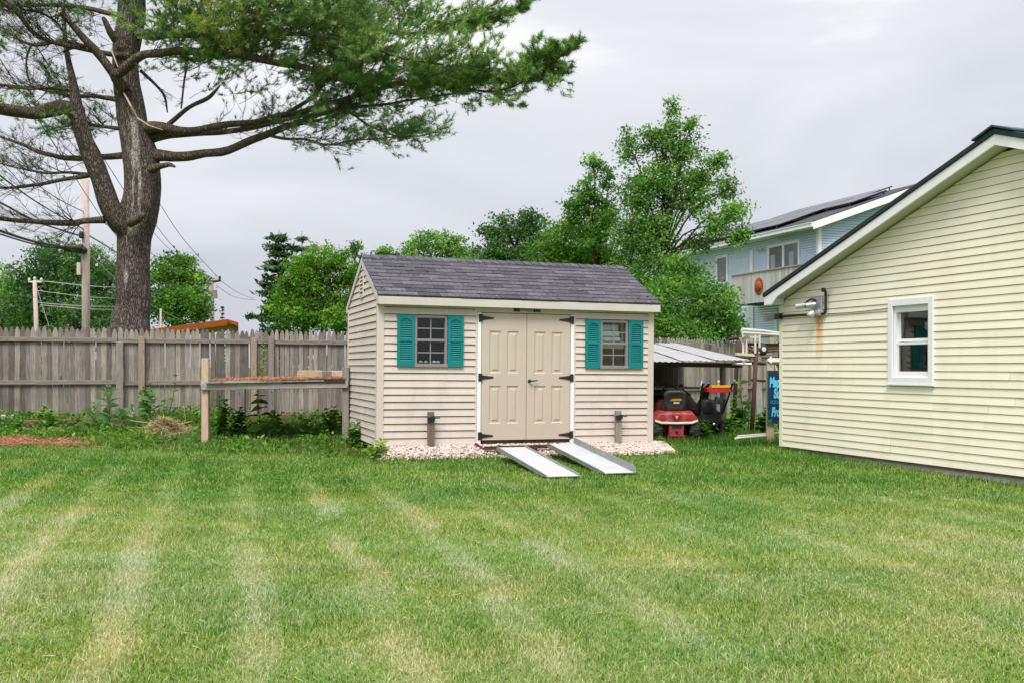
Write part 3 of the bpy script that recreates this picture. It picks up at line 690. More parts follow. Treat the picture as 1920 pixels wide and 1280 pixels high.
mb=MB(); mb.box(-.38,-.07,-.045,-.052,-.03,.035); mb.build('insulator_board',POSTW,cd)
mb=MB(); n=26
mb.tube([hs(1.19+(2.56-1.19)*k/n,-.022,2.055+.018*k/n-.012*math.sin(math.pi*k/n)) for k in range(n+1)],.0055,5)
tag(mb.build('wall_cable',BLACKM,None),'thin black cable strung along the yellow wall to the window','cable')
# ------------------------------------------------------------------ stockade fence
FA=math.radians(18.5); FO=Vector((-9.85,19.0,0)); FD=Vector((math.cos(FA),math.sin(FA),0)); FN=Vector((math.sin(FA),-math.cos(FA),0))   # FN: towards the yard
def fence(lab, o, ang, L_, zb, zt, gap, posts=(), rails=(1.54,.70), pitch=.0975, seed=0, grp='stockade fence sections', vine=None):
    R=random.Random(seed); t=thing('picket_fence',lab,'fence',(o[0],o[1],zb),(0,0,ang),grp)
    mb=MB(); x=0; H=zt-zb
    while x<L_-.02:
        w_=pitch-gap+R.uniform(-.006,.004); h=H+R.uniform(-.028,.022); lean=R.uniform(-.010,.010); y=R.uniform(-.004,.004); tt=R.uniform(0,1)
        a,b=x,min(x+w_,L_); c=(a+b)/2; q=(b-a)/2
        prof=[(a,.02),(b,.02),(b+lean,h-.13),(c+q*.82+lean,h-.075),(c+q*.42+lean,h-.02),(c+lean,h),(c-q*.42+lean,h-.02),(c-q*.82+lean,h-.075),(a+lean,h-.13)]
        n=len(prof)
        # half-round stockade picket: ridge in the middle facing the far side, flat towards the yard
        v=[(u,y,z) for u,z in prof]+[(u,y+.022,z) for u,z in prof]
        mb.add(v,[tuple(range(n)),tuple(range(2*n-1,n-1,-1))]+[((i+1)%n,i,n+i,n+(i+1)%n) for i in range(n)],tt)
        x+=pitch+R.uniform(-.003,.003)
    mb.build('picket_panel',FENCEW,t)
    for z in rails:
        mb=MB(); mb.box(.0,-.047,z-.045,L_,-.006,z+.045,R.uniform(.3,.7)); mb.build('rail',RAILW,t,bevel=.006)
    for px_,w_,za,zb_,m_ in posts:
        mb=MB(); mb.box(px_,-.150,za,px_+w_,-.049,zb_,R.uniform(.3,.8)); mb.build('post',m_,t,bevel=.006)
    return t
def fpos(s,off=0,z=0): return FO+FD*s+FN*off+Vector((0,0,z))
fence('weathered grey picket fence section at the left, beside the orange needle patch',fpos(-1.6),FA,3.70,.30,2.11,.0025,[(3.685,.13,.2,1.53,POSTW)],(1.565,.735),seed=1)
fence('weathered picket fence section behind the milkweed plants and the wooden platform',fpos(2.12),FA,2.93,.30,2.10,.005,[(.38,.115,.35,1.64,POSTN),(2.55,.115,.0,1.63,POSTN),(2.90,.115,.1,1.66,POSTW)],(1.555,.715),seed=2)
fence('picket fence section with bright gaps just left of the shed',fpos(5.07),FA,3.75,.30,2.10,.009,[],(1.545,.70),seed=3)
RA=math.radians(44); RO=Vector((2.3,24.55,0)); RD=Vector((math.cos(RA),math.sin(RA),0))
fence('picket fence section behind the lean-to roof and the lawn tractor',RO,RA,4.7,-.02,2.10,.007,[(1.2,.12,0,1.7,POSTW)],(1.70,.75),pitch=.118,seed=4)
fence('picket fence section behind the rusty rack and the blue sign',RO+RD*4.72,RA,4.6,-.02,2.08,.006,[(.05,.13,0,1.9,POSTW),(2.1,.12,0,1.9,POSTN)],(1.68,.75),pitch=.118,seed=5)

# ------------------------------------------------------------------ wooden platform beside the shed
TO=Vector((-4.90,15.75,.08)); tb=thing('wooden_platform','rough wooden platform on posts, topped with orange pine needles, beside the shed','platform',TO)
def wp(mb,x0,y0,z0,x1,y1,z1,t=.5): return mb.box(x0-TO.x,y0-TO.y,z0-TO.z,x1-TO.x,y1-TO.y,z1-TO.z,t)
mb=MB(); wp(mb,-4.955,15.75,.0,-4.845,15.85,1.475); mb.build('leg',PINEW,tb,bevel=.006)
mb=MB(); wp(mb,-2.70,15.70,.0,-2.595,15.80,1.34); mb.build('leg',POSTW,tb,bevel=.006)
for x in (-4.9,-2.75):
    mb=MB(); wp(mb,x-.05,17.9,.1,x+.05,18.0,1.10); mb.build('leg',POSTW,tb)
mb=MB(); mb.bar((-4.945-TO.x,15.725-TO.y,1.028-TO.z),(-2.60-TO.x,15.67-TO.y,1.068-TO.z),.045,.115,t=.7); mb.build('front_beam',BEAMW,tb,bevel=.005)
mb=MB(); mb.bar((-3.65-TO.x,15.68-TO.y,1.105-TO.z),(-2.64-TO.x,15.64-TO.y,1.125-TO.z),.035,.06,t=.3); mb.build('splice_board',DARKW,tb,bevel=.003)
for x in (-4.82,-3.75,-2.78):
    mb=MB(); wp(mb,x-.025,15.76,1.0,x+.025,18.0,1.085); mb.build('joist',DARKW,tb)
mb=MB(); y=15.63; 
while y<17.95:
    wd=random.uniform(.13,.2); a=-4.80+random.uniform(-.08,.03); b=-2.66+random.uniform(-.05,.02)
    q=(b-a)
    mb.bar((a-TO.x,y+wd/2-TO.y,1.092-TO.z+random.uniform(0,.006)),(b-TO.x,y+wd/2-TO.y,1.128-TO.z+random.uniform(0,.006)),wd-.012,.024,t=random.uniform(.2,.8)); y+=wd
mb.build('deck_boards',BEAMW,tb)
mb=MB(); mb.bar((-5.0-TO.x,15.9-TO.y,1.09-TO.z),(-4.97-TO.x,17.9-TO.y,1.09-TO.z),.03,.09); mb.build('side_rail',BEAMW,tb)
# needles lying on the platform
def strands(n, fx, L0, L1, wd, m, name, flat=.25, curl=.0):
    p=np.array([fx() for _ in range(n)]); a=RNG.uniform(0,2*math.pi,n); e=RNG.normal(0,flat,n); l=RNG.uniform(L0,L1,n)
    d=np.stack([np.cos(a)*np.cos(e),np.sin(a)*np.cos(e),np.sin(e)],1); s=np.stack([-np.sin(a),np.cos(a),RNG.normal(0,.5,n)],1); s/=np.linalg.norm(s,axis=1,keepdims=True)
    v=np.stack([p-d*l[:,None]/2-s*wd/2,p+d*l[:,None]/2,p-d*l[:,None]/2+s*wd/2],1)
    return np_obj(name,v,3,m,RNG.uniform(0,1,n))
def on_table():
    while 1:
        x=random.uniform(-4.78,-2.68); y=15.62+2.3*random.random()**1.4
        if mnoise.noise(Vector((x*2.2,y*2.2,1)))>-.32: break
    h=.025*max(0,.5+mnoise.noise(Vector((x*3,y*3,4))))
    return (x,y,1.115+(x+4.8)*.0165+random.random()**2*.03+h*random.random())
ps=kind(strands(9000,on_table,.06,.12,.006,STRAWM,'pine_needles'),'stuff'); tag(ps,'orange dry pine needles covering the wooden platform','needles')
def woodblock(a,b,w_,h,m,lab,z):
    o=MB().bar((a[0],a[1],z),(b[0],b[1],z),w_,h,t=.6).build('wood_block',m,None,bevel=.006)
    return tag(o,lab,'block','wood offcuts on the platform')
woodblock((-3.58,16.55),(-3.16,16.52),.14,.13,BOARDW,'long pale wood block lying on the needle-covered platform',1.215)
woodblock((-3.16,16.25),(-3.03,16.45),.09,.12,BEAMW,'short greenish wood block end-on next to the long block on the platform',1.21)
woodblock((-3.05,16.62),(-2.83,16.58),.1,.12,PINEW,'short reddish wood block nearest the shed on the platform',1.215)

# ------------------------------------------------------------------ gravel strip
def gbed(u,v):
    """height of the gravel surface (shed coords)"""
    base=ground(*sh(u,v,0).xy)
    return base
GPOLY=[(-.03,.1),(-.06,-.40),(.3,-.50),(1.2,-.50),(1.9,-.52),(2.6,-.56),(3.3,-.66),(4.0,-.73),(4.35,-.70),(4.47,-.45),(4.42,.0),(4.25,.12),(2,.12)]
def inpoly(x,y,poly):
    c=False; j=len(poly)-1
    for i in range(len(poly)):
        xi,yi=poly[i]; xj,yj=poly[j]
        if (yi>y)!=(yj>y) and x<(xj-xi)*(y-yi)/(yj-yi)+xi: c=not c
        j=i
    return c
def edge_d(x,y,poly):
    m=9
    for i in range(len(poly)):
        a=Vector(poly[i-1]); b=Vector(poly[i]); p=Vector((x,y)); ab=b-a; t=max(0,min(1,(p-a).dot(ab)/ab.length_squared)); m=min(m,(p-a-ab*t).length)
    return m
def gz_gravel(u,v):
    p=sh(u,v,0); g=gz(p.x,p.y)
    wall=SH_O.z-.035-u*.0087-.01
    k=sm(.0,.55,-v); k2=sm(0,.16,edge_d(u,v,GPOLY)) if v<-.05 else 1
    return g+.01+(max(wall-.02,g)-g)*(1-k)*k2+.035*k2
mb=MB()
NU,NV=46,9; grid={}
vs_=[];fs_=[]
for i in range(NU+1):
    for j in range(NV+1):
        u=-.06+4.53*i/NU; 
        lim=min((v for v in np.linspace(0,-.8,60) if inpoly(u,v,GPOLY)),default=-.02)
        v=.1+(lim-.1)*j/NV; p=sh(u,v,0); vs_.append((p.x,p.y,gz_gravel(u,v)-.012))
for i in range(NU):
    for j in range(NV): a=i*(NV+1)+j; fs_.append((a,a+1,a+NV+2,a+NV+1))
mb.add(vs_,fs_); kind(mb.build('gravel_bed',GRAVELM,None),'structure')
# pebbles
ico_v=[]; 
import bmesh
bm=bmesh.new(); bmesh.ops.create_icosphere(bm,subdivisions=1,radius=1); iv=np.array([v.co[:] for v in bm.verts]); ifc=np.array([[v.index for v in f.verts] for f in bm.faces]); bm.free()
pv=[];pt=[]
cnt=0
while cnt<6500:
    u=random.uniform(-.06,4.48); v=random.uniform(-.78,.06)
    stray=cnt%22==0 and -.95<v<-.4
    if not inpoly(u,v,GPOLY) and not (stray and edge_d(u,v,GPOLY)<.13): continue
    if edge_d(u,v,GPOLY)<.03 and random.random()<.5: continue
    r=random.uniform(.011,.023); p=sh(u,v,0)
    q=iv*np.array([r*random.uniform(.8,1.35),r*random.uniform(.8,1.3),r*random.uniform(.5,.85)]); q=q*(1+RNG.normal(0,.10,(len(iv),1)))
    R=np.array(Matrix.Rotation(random.uniform(0,6.28),3,'Z')@Matrix.Rotation(random.gauss(0,.4),3,'X'))
    q=q@R.T+np.array([p.x,p.y,(gz_gravel(u,v) if inpoly(u,v,GPOLY) else gz(p.x,p.y)+.022)+random.uniform(-.004,.012)])
    pv.append(q[ifc].reshape(-1,3)); pt+= [min(1,max(0,random.gauss(.6,.25)))]*len(ifc); cnt+=1
gv=kind(np_obj('gravel',np.concatenate(pv),3,GRAVELM,pt),'stuff'); tag(gv,'pale pinkish white pebbles along the front of the shed','gravel')

# ------------------------------------------------------------------ loading ramps
def ramp_thing(top,bot,lab,curb):
    a=Vector(top); b=Vector(bot); L_=(b-a).length; d=(b-a).normalized(); r=d.cross(Vector((0,0,1))).normalized(); n=r.cross(d).normalized()
    if n.z<0: n=-n
    t=thing('loading_ramp',lab,'ramp',a,(0,0,0),'pair of ramps')
    W=.385
    def fr(x,y,z): return d*x+r*y+n*z
    # y>0 is picture left
    mb=MB(); k=0; N_=30; e=L_/N_
    for k in range(N_):   # deck with shallow cross ribs
        x0,x1=k*e,(k+1)*e
        v=[fr(x0,-W/2,0),fr(x0,W/2,0),fr(x1-.012,W/2,0),fr(x1-.012,-W/2,0),fr(x1-.009,-W/2,.006),fr(x1-.009,W/2,.006),fr(x1,W/2,.006),fr(x1,-W/2,.006)]
        mb.add(v,[(0,3,2,1),(3,4,5,2),(4,7,6,5)],random.uniform(.3,.7))
        mb.add([fr(x1,-W/2,.006),fr(x1,W/2,.006),fr(x1,W/2,0),fr(x1,-W/2,0)],[(0,1,2,3)])
    v=[fr(0,-W/2,-.006),fr(0,W/2,-.006),fr(L_,W/2,-.006),fr(L_,-W/2,-.006)]; mb.add(v,[(0,1,2,3)])
    mb.build('deck',ALU,t)
    for y0,y1,h in ((W/2+.001,W/2+.010,.018),(-W/2-.010,-W/2-.001,curb)):
        mb=MB()
        pr=[(-.01,-.040),(L_-.25,-.034),(L_,-.006),(L_+.01,.004),(L_-.02,h*.7),(L_-.1,h),(.0,h)]
        mb.prism(pr,lambda x,z,w_:fr(x,y0+w_,z),y1-y0); mb.build('side_rail',ALUD,t,bevel=.002)
    for x in (.3,1.0,1.65):
        mb=MB(); mb.add([fr(x,-W/2,-.007),fr(x+.05,-W/2,-.007),fr(x+.05,W/2,-.007),fr(x,W/2,-.007),fr(x,-W/2,-.05),fr(x+.05,-W/2,-.05),fr(x+.05,W/2,-.05),fr(x,W/2,-.05)],[(0,1,2,3),(7,6,5,4),(0,4,5,1),(1,5,6,2),(2,6,7,3),(3,7,4,0)]); mb.build('cross_brace',ALUD,t)
    return t
r1b=(.60,11.44); r2b=(1.30,11.86)
def rt(b,L_=2.16): d=Vector((-.285,.959)).normalized()*L_; return (b[0]+d.x,b[1]+d.y)
t1=rt(r1b); t2=rt(r2b)
ramp_thing((*t1,.245),(*r1b,gz(*r1b)+.03),'left aluminium loading ramp, nearer the camera, leading up to the shed doors',.028)
ramp_thing((*t2,.262),(*r2b,gz(*r2b)+.03),'right aluminium loading ramp with the taller curb on its right side',.085)
# rusty support under the ramp heads
rs=thing('ramp_support','rusty steel bracket frame between the shed doors and the ramp heads','bracket',sh(2.05,-.35,-.1),SH_R)
mb=MB(); mb.bar((-.62,-.02,.07),(.75,-.02,.085),.05,.05); mb.build('cross_bar',RUST,rs,bevel=.004)
for x0,x1 in ((-.66,-.50),(.60,.45)):
    mb=MB(); mb.bar((x0,.26,.10),(x1,-.12,-.06),.045,.05); mb.build('brace',RUST,rs,bevel=.004)
for x in (-.42,.13):
    mb=MB(); mb.bar((x,-.06,-.12),(x,-.06,.11),.05,.05,up=(0,1,0)); mb.box(x-.08,-.1,-.14,x+.08,.0,-.11); mb.build('foot',RUST,rs,bevel=.004)
mb=MB(); mb.bar((-.3,.03,.035),(.12,.03,.03),.09,.04); mb.build('spacer_board',BOARDW,rs)
st=MB().bar((.735,13.70,.14),(1.0,12.75,.085),.035,.025,t=.6).build('wood_strip',STRAWM if False else PINEW,None); tag(st,'thin orange wood strip lying in the grass between the two ramps','strip')

# ------------------------------------------------------------------ lean-to with sheet metal roof
LT=thing('lean_to','low lean-to with white corrugated roof on grey posts behind the shed','lean-to',(4.2,19.8,gz(4.2,19.8)))
lo=LT.location
fl_=Vector((1.9,18.95,1.425)); fr_=Vector((4.72,19.6,1.40)); bl_=Vector((1.7,23.0,1.86)); br_=Vector((4.0,23.9,1.83))
mb=MB(); NX=96; 
for s_ in range(4):
    a0,a1=s_/4,(s_+1)/4
    pts=[]
    for i in range(NX//4+1):
        u=a0+(a1-a0)*i/(NX//4)*1.004; hgt=.008*math.sin(i*math.pi/1.0*.5)+.022*s_
        for j in range(7):
            v=j/6
            p=(fl_*(1-u)+fr_*u)*(1-v)+(bl_*(1-u)+br_*u)*v
            p=p+Vector((0,0,hgt+.012*mnoise.noise(Vector((u*9,v*4,s_)))))
            if j==0: p=p+Vector((0,random.uniform(-.04,.02),0))
            pts.append(p-lo)
    n=NX//4
    mb.add(pts,[(i*7+j,(i+1)*7+j,(i+1)*7+j+1,i*7+j+1) for i in range(n) for j in range(6)],[.62,.35,.75,.5][s_])
o=mb.build('roof_sheet',CORR,LT); so=o.modifiers.new('thickness','SOLIDIFY'); so.thickness=.006; so.offset=-1
for p,h in (((4.36,20.45),1.36),((2.2,19.3),1.36),((4.0,23.4),1.7),((2.0,22.7),1.72)):
    mb=MB(); g=gz(*p); mb.tube([(p[0]-lo.x,p[1]-lo.y,g-.1-lo.z),(p[0]+.02-lo.x,p[1]-lo.y,g+.7-lo.z),(p[0]-lo.x,p[1]-lo.y,h-lo.z)],[.075,.07,.065],10,rough=.15); mb.build('post',POSTW,LT,smooth=True)
mb=MB(); mb.bar(fl_-lo+Vector((0,.25,-.03)),fr_-lo+Vector((-.1,.25,-.035)),.05,.09); mb.build('beam',DARKW,LT)
mb=MB(); mb.bar(bl_-lo+Vector((0,-.2,-.06)),br_-lo+Vector((0,-.2,-.06)),.05,.09); mb.build('beam',DARKW,LT)
mb=MB(); mb.tube([fr_-lo+Vector((-.35,.0,.0)),fr_-lo+Vector((.03,.0,-.01))],.028,8); mb.build('edge_pipe',GALV,LT)
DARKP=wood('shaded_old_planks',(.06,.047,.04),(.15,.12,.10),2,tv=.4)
# back planks and rack of lumber in its shade
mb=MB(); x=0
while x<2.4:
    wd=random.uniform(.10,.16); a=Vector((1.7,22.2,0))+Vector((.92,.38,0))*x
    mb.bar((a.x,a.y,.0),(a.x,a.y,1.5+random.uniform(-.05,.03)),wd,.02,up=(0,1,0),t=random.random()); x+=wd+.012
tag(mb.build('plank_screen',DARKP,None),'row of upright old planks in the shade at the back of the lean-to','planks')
lr=thing('lumber_rack','dark rack stacked with old boards under the lean-to roof','rack',(2.6,20.6,gz(2.6,20.6)))
l0=lr.location
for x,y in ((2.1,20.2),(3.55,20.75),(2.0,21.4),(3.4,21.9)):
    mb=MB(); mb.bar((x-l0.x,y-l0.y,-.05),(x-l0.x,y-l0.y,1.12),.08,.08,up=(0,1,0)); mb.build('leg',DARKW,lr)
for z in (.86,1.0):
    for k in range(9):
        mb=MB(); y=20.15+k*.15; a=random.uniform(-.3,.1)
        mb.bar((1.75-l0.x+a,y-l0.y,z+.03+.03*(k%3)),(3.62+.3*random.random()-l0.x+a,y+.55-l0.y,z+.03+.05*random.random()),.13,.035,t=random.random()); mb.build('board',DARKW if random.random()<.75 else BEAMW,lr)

mb=MB(); n=22; vs_=[]
for i in range(n+1):
    for j in range(13):
        u,v=i/n,j/12; x=1.75+2.45*u; y=20.75+1.4*v+.3*u; e=min(1,6*min(u,1-u)+.0,6*min(v,1-v))
        z=gz(x,y)+.0+(e**.5)*(1.22-.30*u)+(.07*mnoise.noise(Vector((x*4,y*4,1)))+.10*mnoise.noise(Vector((x*1.7,y*1.7,5))))*e
        vs_.append((x,y,z))
mb.add(vs_,[(i*13+j,(i+1)*13+j,(i+1)*13+j+1,i*13+j+1) for i in range(n) for j in range(12)])
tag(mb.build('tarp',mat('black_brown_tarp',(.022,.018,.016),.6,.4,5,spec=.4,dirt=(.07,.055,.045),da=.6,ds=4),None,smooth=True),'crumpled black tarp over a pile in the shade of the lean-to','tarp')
# ------------------------------------------------------------------ red lawn tractor, seen from behind
REDP=mat('faded_red_paint',(.27,.028,.028),.55,.3,5,spec=.4,dirt=(.36,.2,.17),da=.95,ds=4)
REDD=mat('red_steel',(.30,.03,.04),.55,.25,6,spec=.4,dirt=(.12,.03,.03),da=.6,ds=8)
OFFW=mat('dirty_white_paint',(.6,.55,.45),.5,.12,6,dirt=(.3,.24,.15),da=.6,ds=6)
TYRE=mat('worn_tyre',(.035,.034,.034),.9,.4,30,bump=1,bs=45,dirt=(.13,.1,.07),da=.7,ds=5)
VINYL=mat('black_vinyl_seat',(.03,.029,.03),.5,.25,9,spec=.4,dirt=(.09,.08,.075),da=.6,ds=3)
YELP=mat('yellow_sticker',(.6,.32,.02),.5,.1,20)
MO=Vector((3.22,19.35,-.115)); MR=(0,0,math.radians(0))
mw=thing('lawn_tractor','faded red riding lawn tractor seen from behind, beside the shed corner','lawn tractor',MO,MR)
# local: x right, y forward (away), z up
mb=MB()
def body(prof,y,f):  # half profile -> full loft
    pass
secs=[(-.02,.40,.36,.53),(.06,.425,.36,.56),(.30,.43,.40,.585),(.62,.40,.42,.57),(.80,.26,.40,.50)]
vs_=[];
for y,hw_,zb,zt in secs:
    vs_+= [(-hw_,y,zb),(-hw_*1.0,y,zb+.07),(-hw_*.80,y,zt),(-.15,y,zt+.01),(.15,y,zt+.01),(hw_*.80,y,zt),(hw_,y,zb+.07),(hw_,y,zb)]
fs_=[(i*8+k,i*8+k+1,(i+1)*8+k+1,(i+1)*8+k) for i in range(len(secs)-1) for k in range(7)]+[tuple(range(7,-1,-1)),tuple(range(32,40))]
mb.add(vs_,fs_); mb.build('fender',REDP,mw,sharp=40,bevel=.012)
mb=MB(); mb.tube([(-.415,.0,.40),(-.30,-.035,.355),(0,-.04,.35),(.30,-.035,.355),(.415,.0,.40)],.026,8); mb.build('fender_rim',OFFW,mw,smooth=True)
for x in (-.24,.22):
    mb=MB(); mb.lathe([(.09,0),(.085,.012),(.01,.016)],(x,.02,.495),(0,-1,.55),16); mb.build('tail_lamp',REDD,mw,smooth=True)
mb=MB(); mb.prism([(-.085,.53),(0,.37),(.085,.53)],lambda a,b,w_:(a,-.048-w_,b),.008); tri=mb.build('triangle_emblem',mat('dark_red_reflector',(.25,.012,.02),.4),mw)
mb=MB(); mb.prism([(-.035,.50),(0,.43),(.035,.50)],lambda a,b,w_:(a,-.0565-w_,b),.004); mb.build('emblem_centre',mat('emblem_pink',(.6,.3,.3),.5),tri)
mb=MB()
mb.prism([(-.15,.34),(.15,.34),(.14,.16),(.12,.03),(-.12,.03),(-.14,.16)][::-1],lambda a,b,w_:(a,-.03+w_,b),.04); mb.box(-.15,.01,.03,.15,.5,.33)
hp=mb.build('hitch_plate',REDD,mw,bevel=.008)
mb=MB(); mb.box(-.10,-.034,.25,.10,-.028,.32); mb.lathe([(.025,0),(.025,.01)],(0,-.032,.185),(0,-1,0),14); mb.build('plate_opening',BLACKM,hp)
mb=MB(); mb.box(-.17,-.07,.10,.17,-.03,.115); mb.tube([(.03,-.06,.02),(.03,-.06,.2)],.012,8); mb.build('drawbar',REDD,hp)
# seat
mb=MB(); n=14
def rr(w_,h,r,m=5):
    pts=[]
    for cx,cy,a0 in ((w_/2-r,h-r,0),(-w_/2+r,h-r,90),(-w_/2+r,r,180),(w_/2-r,r,270)):
        for k in range(m+1): a=math.radians(a0+90*k/m); pts.append((cx+r*math.cos(a),cy+r*math.sin(a)))
    return pts
def pad(mb,prof,fr,layers):
    cxm=sum(p[0] for p in prof)/len(prof); cym=sum(p[1] for p in prof)/len(prof); m=len(prof); v=[]
    for s_,d_ in layers: v+=[fr(cxm+(x-cxm)*s_,cym+(y-cym)*s_,d_) for x,y in prof]
    L_=len(layers); f=[(i*m+k,i*m+(k+1)%m,(i+1)*m+(k+1)%m,(i+1)*m+k) for i in range(L_-1) for k in range(m)]+[tuple(range(m-1,-1,-1)),tuple((L_-1)*m+k for k in range(m))]
    mb.add(v,f); return mb
tlt=math.radians(12)
def sf_(x,z,d): return (x, .10-z*math.sin(tlt)*1.0+ -d*math.cos(tlt)+.10, .60+z*math.cos(tlt)-d*math.sin(tlt))
pad(mb,[(x*(1-.12*(1-z/.40)*0),z) for x,z in rr(.44,.40,.11)],sf_,[(.9,-.10),(1,-.07),(1,.0),(.95,.03),(.78,.035),(.70,.028)])
sb=mb.build('seat_back',VINYL,mw,smooth=True)
mb=MB(); pad(mb,rr(.46,.44,.1),lambda x,y,d:(x,.16+y,.585+d),[(.95,0),(1,.03),(1,.08),(.92,.11)]); mb.build('seat_cushion',VINYL,mw,smooth=True)
sb2=thing  # alias unused
mb=MB()
def on_back(x,z,d=.036): return sf_(x,z,d)
mb.add([on_back(-.10,.195),on_back(.13,.20),on_back(.125,.222),on_back(-.095,.218)],[(0,1,2,3)]); mb.add([on_back(-.075,.222),on_back(.115,.224),on_back(.11,.240),on_back(-.07,.238)],[(0,1,2,3)]); mb.build('sticker',YELP,sb)
mb=MB(); mb.add([on_back(-.035,.135),on_back(.085,.138),on_back(.08,.180),on_back(.03,.170),on_back(-.03,.183)],[(0,1,2,3,4)]); mb.build('sticker',OFFW,sb)
mb=MB()
for x in (-.12,.10): mb.lathe([(.03,0),(.04,.03),(.03,.06),(.04,.09)],(x,.2,.53),(0,0,1),10)
mb.build('seat_spring',REDD,mw)
for x in (-.36,.36):
    r=.235; wd=.21
    mb=MB(); mb.lathe([(.12,-wd/2+.02),(r*.72,-wd/2),(r*.93,-wd/2+.02),(r,-wd/2+.06),(r*1.01,0),(r,wd/2-.06),(r*.93,wd/2-.02),(r*.72,wd/2),(.12,wd/2-.02)],(x,.22,r),(1,0,0),28)
    for k in range(26):   # tread lugs
        a=2*math.pi*k/26; s_=.03 if k%2 else -.03
        c=Vector((x+s_*1.3,.22+math.cos(a)*(r+.002),r+math.sin(a)*(r+.002)))
        mb.bar(c-Vector((.055,0,0))+Vector((0,math.sin(a)*-.012,math.cos(a)*.012)),c+Vector((.055,0,0))-Vector((0,math.sin(a)*-.012,math.cos(a)*.012)),.022,.014,up=(0,math.cos(a),math.sin(a)))
    w_=mb.build('rear_wheel',TYRE,mw,sharp=35)
    mb=MB(); sx_=1 if x>0 else -1; mb.lathe([(.12,0),(.11,.03),(.05,.02),(.045,.05),(.0,.05)],(x+sx_*(wd/2-.03),.22,r),(sx_,0,0),16); mb.build('rim',OFFW,w_,sharp=40)
for x in (-.33,.33):
    mb=MB(); mb.lathe([(.08,-.07),(.17,-.075),(.19,-.04),(.19,.04),(.17,.075),(.08,.07)],(x,1.40,.19),(1,0,0),24); mb.build('front_wheel',TYRE,mw,sharp=35)
mb=MB()
hs_=[(.78,.20,.38,.70),(.86,.25,.34,.80),(1.2,.25,.32,.78),(1.55,.22,.32,.70),(1.62,.16,.36,.58)]; vs_=[]
for y,hw_,zb,zt in hs_: vs_+=[(-hw_,y,zb),(-hw_,y,zt-.08),(-hw_*.7,y,zt),(hw_*.7,y,zt),(hw_,y,zt-.08),(hw_,y,zb)]
mb.add(vs_,[(i*6+k,i*6+k+1,(i+1)*6+k+1,(i+1)*6+k) for i in range(4) for k in range(5)]+[tuple(range(5,-1,-1)),tuple(range(24,30))]); mb.build('hood',REDP,mw,sharp=40)
mb=MB(); mb.tube([(0,.86,.75),(0,.72,.93)],.02,8); 
wc=Vector((0,.70,.95)); ax=Vector((0,-.62,.78)).normalized(); e1=Vector((1,0,0)); e2=ax.cross(e1)
ring=[wc+(e1*math.cos(a)+e2*math.sin(a))*.17 for a in np.linspace(0,2*math.pi,25)]
mb.tube(ring,.014,6,cap=False); 
for a in (.5,2.6,4.7): mb.tube([wc,wc+(e1*math.cos(a)+e2*math.sin(a))*.17],.012,6)
mb.build('steering_wheel',BLACKP,mw,smooth=True)
mb=MB(); mb.lathe([(.30,0),(.34,.02),(.34,.10),(.30,.14)],(0,.85,.12),(0,0,1),24); mb.build('mower_deck',REDD,mw,sharp=40)

# ------------------------------------------------------------------ snow blower beside it
SO=Vector((4.03,19.40,gz(4.03,19.4)+.02)); SR=(0,0,math.radians(4))
sn=thing('snow_blower','black snow blower with a red and yellow dash panel, parked beside the tractor','snow blower',SO,SR)
REDB=mat('bright_red_panel',(.36,.02,.02),.4,.08,8,spec=.5)
mb=MB(); mb.box(-.20,-.02,.965,.28,.22,1.05); mb.add([(-.16,-.035,.94),(.29,-.035,.965),(.29,-.03,1.06),(-.16,-.03,1.055),(-.16,.05,.96),(.29,.05,.985)],[(0,1,2,3),(1,0,4,5)]); dp=mb.build('dash_panel',REDB,sn,bevel=.006)
mb=MB(); mb.box(-.12,-.040,1.050,.26,.15,1.095); mb.build('control_plate',YELP,dp,bevel=.004)
for sx_ in (-1,1):
    x=-.30 if sx_<0 else .26
    mb=MB(); mb.tube([(x*.72,.62,.42),(x*.85,.36,.55),(x,.12,.86),(x*1.02,.02,1.0),(x*1.04,-.12,1.12),(x*1.05,-.20,1.14)],.019,8); hb=mb.build('handlebar',BLACKM,sn,smooth=True)
    mb=MB(); mb.tube([(x*1.04,-.10,1.115),(x*1.05,-.22,1.145)],.026,8); mb.build('grip',mat('blue_grip',(.03,.09,.35),.5) if sx_<0 else BLACKP,hb,smooth=True)
mb=MB(); mb.tube([(.27,-.03,1.03),(.32,-.06,1.17)],.012,6); mb.lathe([(.02,0),(.026,.02),(.018,.045)],(.32,-.06,1.165),(.3,-.2,1),10); mb.build('control_lever',ALUD,sn)
mb=MB(); mb.tube([(.05,.1,1.06),(.05,.08,1.16)],.010,6); mb.lathe([(.022,0),(.026,.02),(.018,.04)],(.05,.08,1.15),(0,0,1),10); mb.build('control_lever',OFFW,sn)
mb=MB(); mb.tube([(-.27,.12,.95),(-.31,.05,1.10),(-.28,.1,1.18)],.011,6); mb.build('clutch_lever',ALUD,sn)
mb=MB(); mb.lathe([(.05,0),(.16,.02),(.19,.08),(.19,.24),(.15,.30),(.06,.32)],(-.06,.55,.50),(0,0,1),22); mb.box(-.26,.42,.34,.20,.86,.56)
mb.build('engine',BLACKP,sn,sharp=40,bevel=.008)
mb=MB(); mb.lathe([(.075,0),(.075,.10),(.06,.13)],(.15,.55,.72),(.3,0,1),14); mb.build('fuel_cap',BLACKP,sn,sharp=40)
mb=MB(); mb.prism([(-.30,.06),(.34,.06),(.34,.50),(.26,.58),(-.22,.58),(-.30,.50)],lambda a,b,w_:(a,.95+w_,b),.40); mb.build('auger_housing',BLACKM,sn,bevel=.01)
mb=MB(); mb.tube([(.02,1.05,.55),(.02,1.05,.80),(.05,1.0,.98),(.10,.90,1.05)],[.09,.085,.085,.075],12); mb.build('discharge_chute',BLACKP,sn,smooth=True)
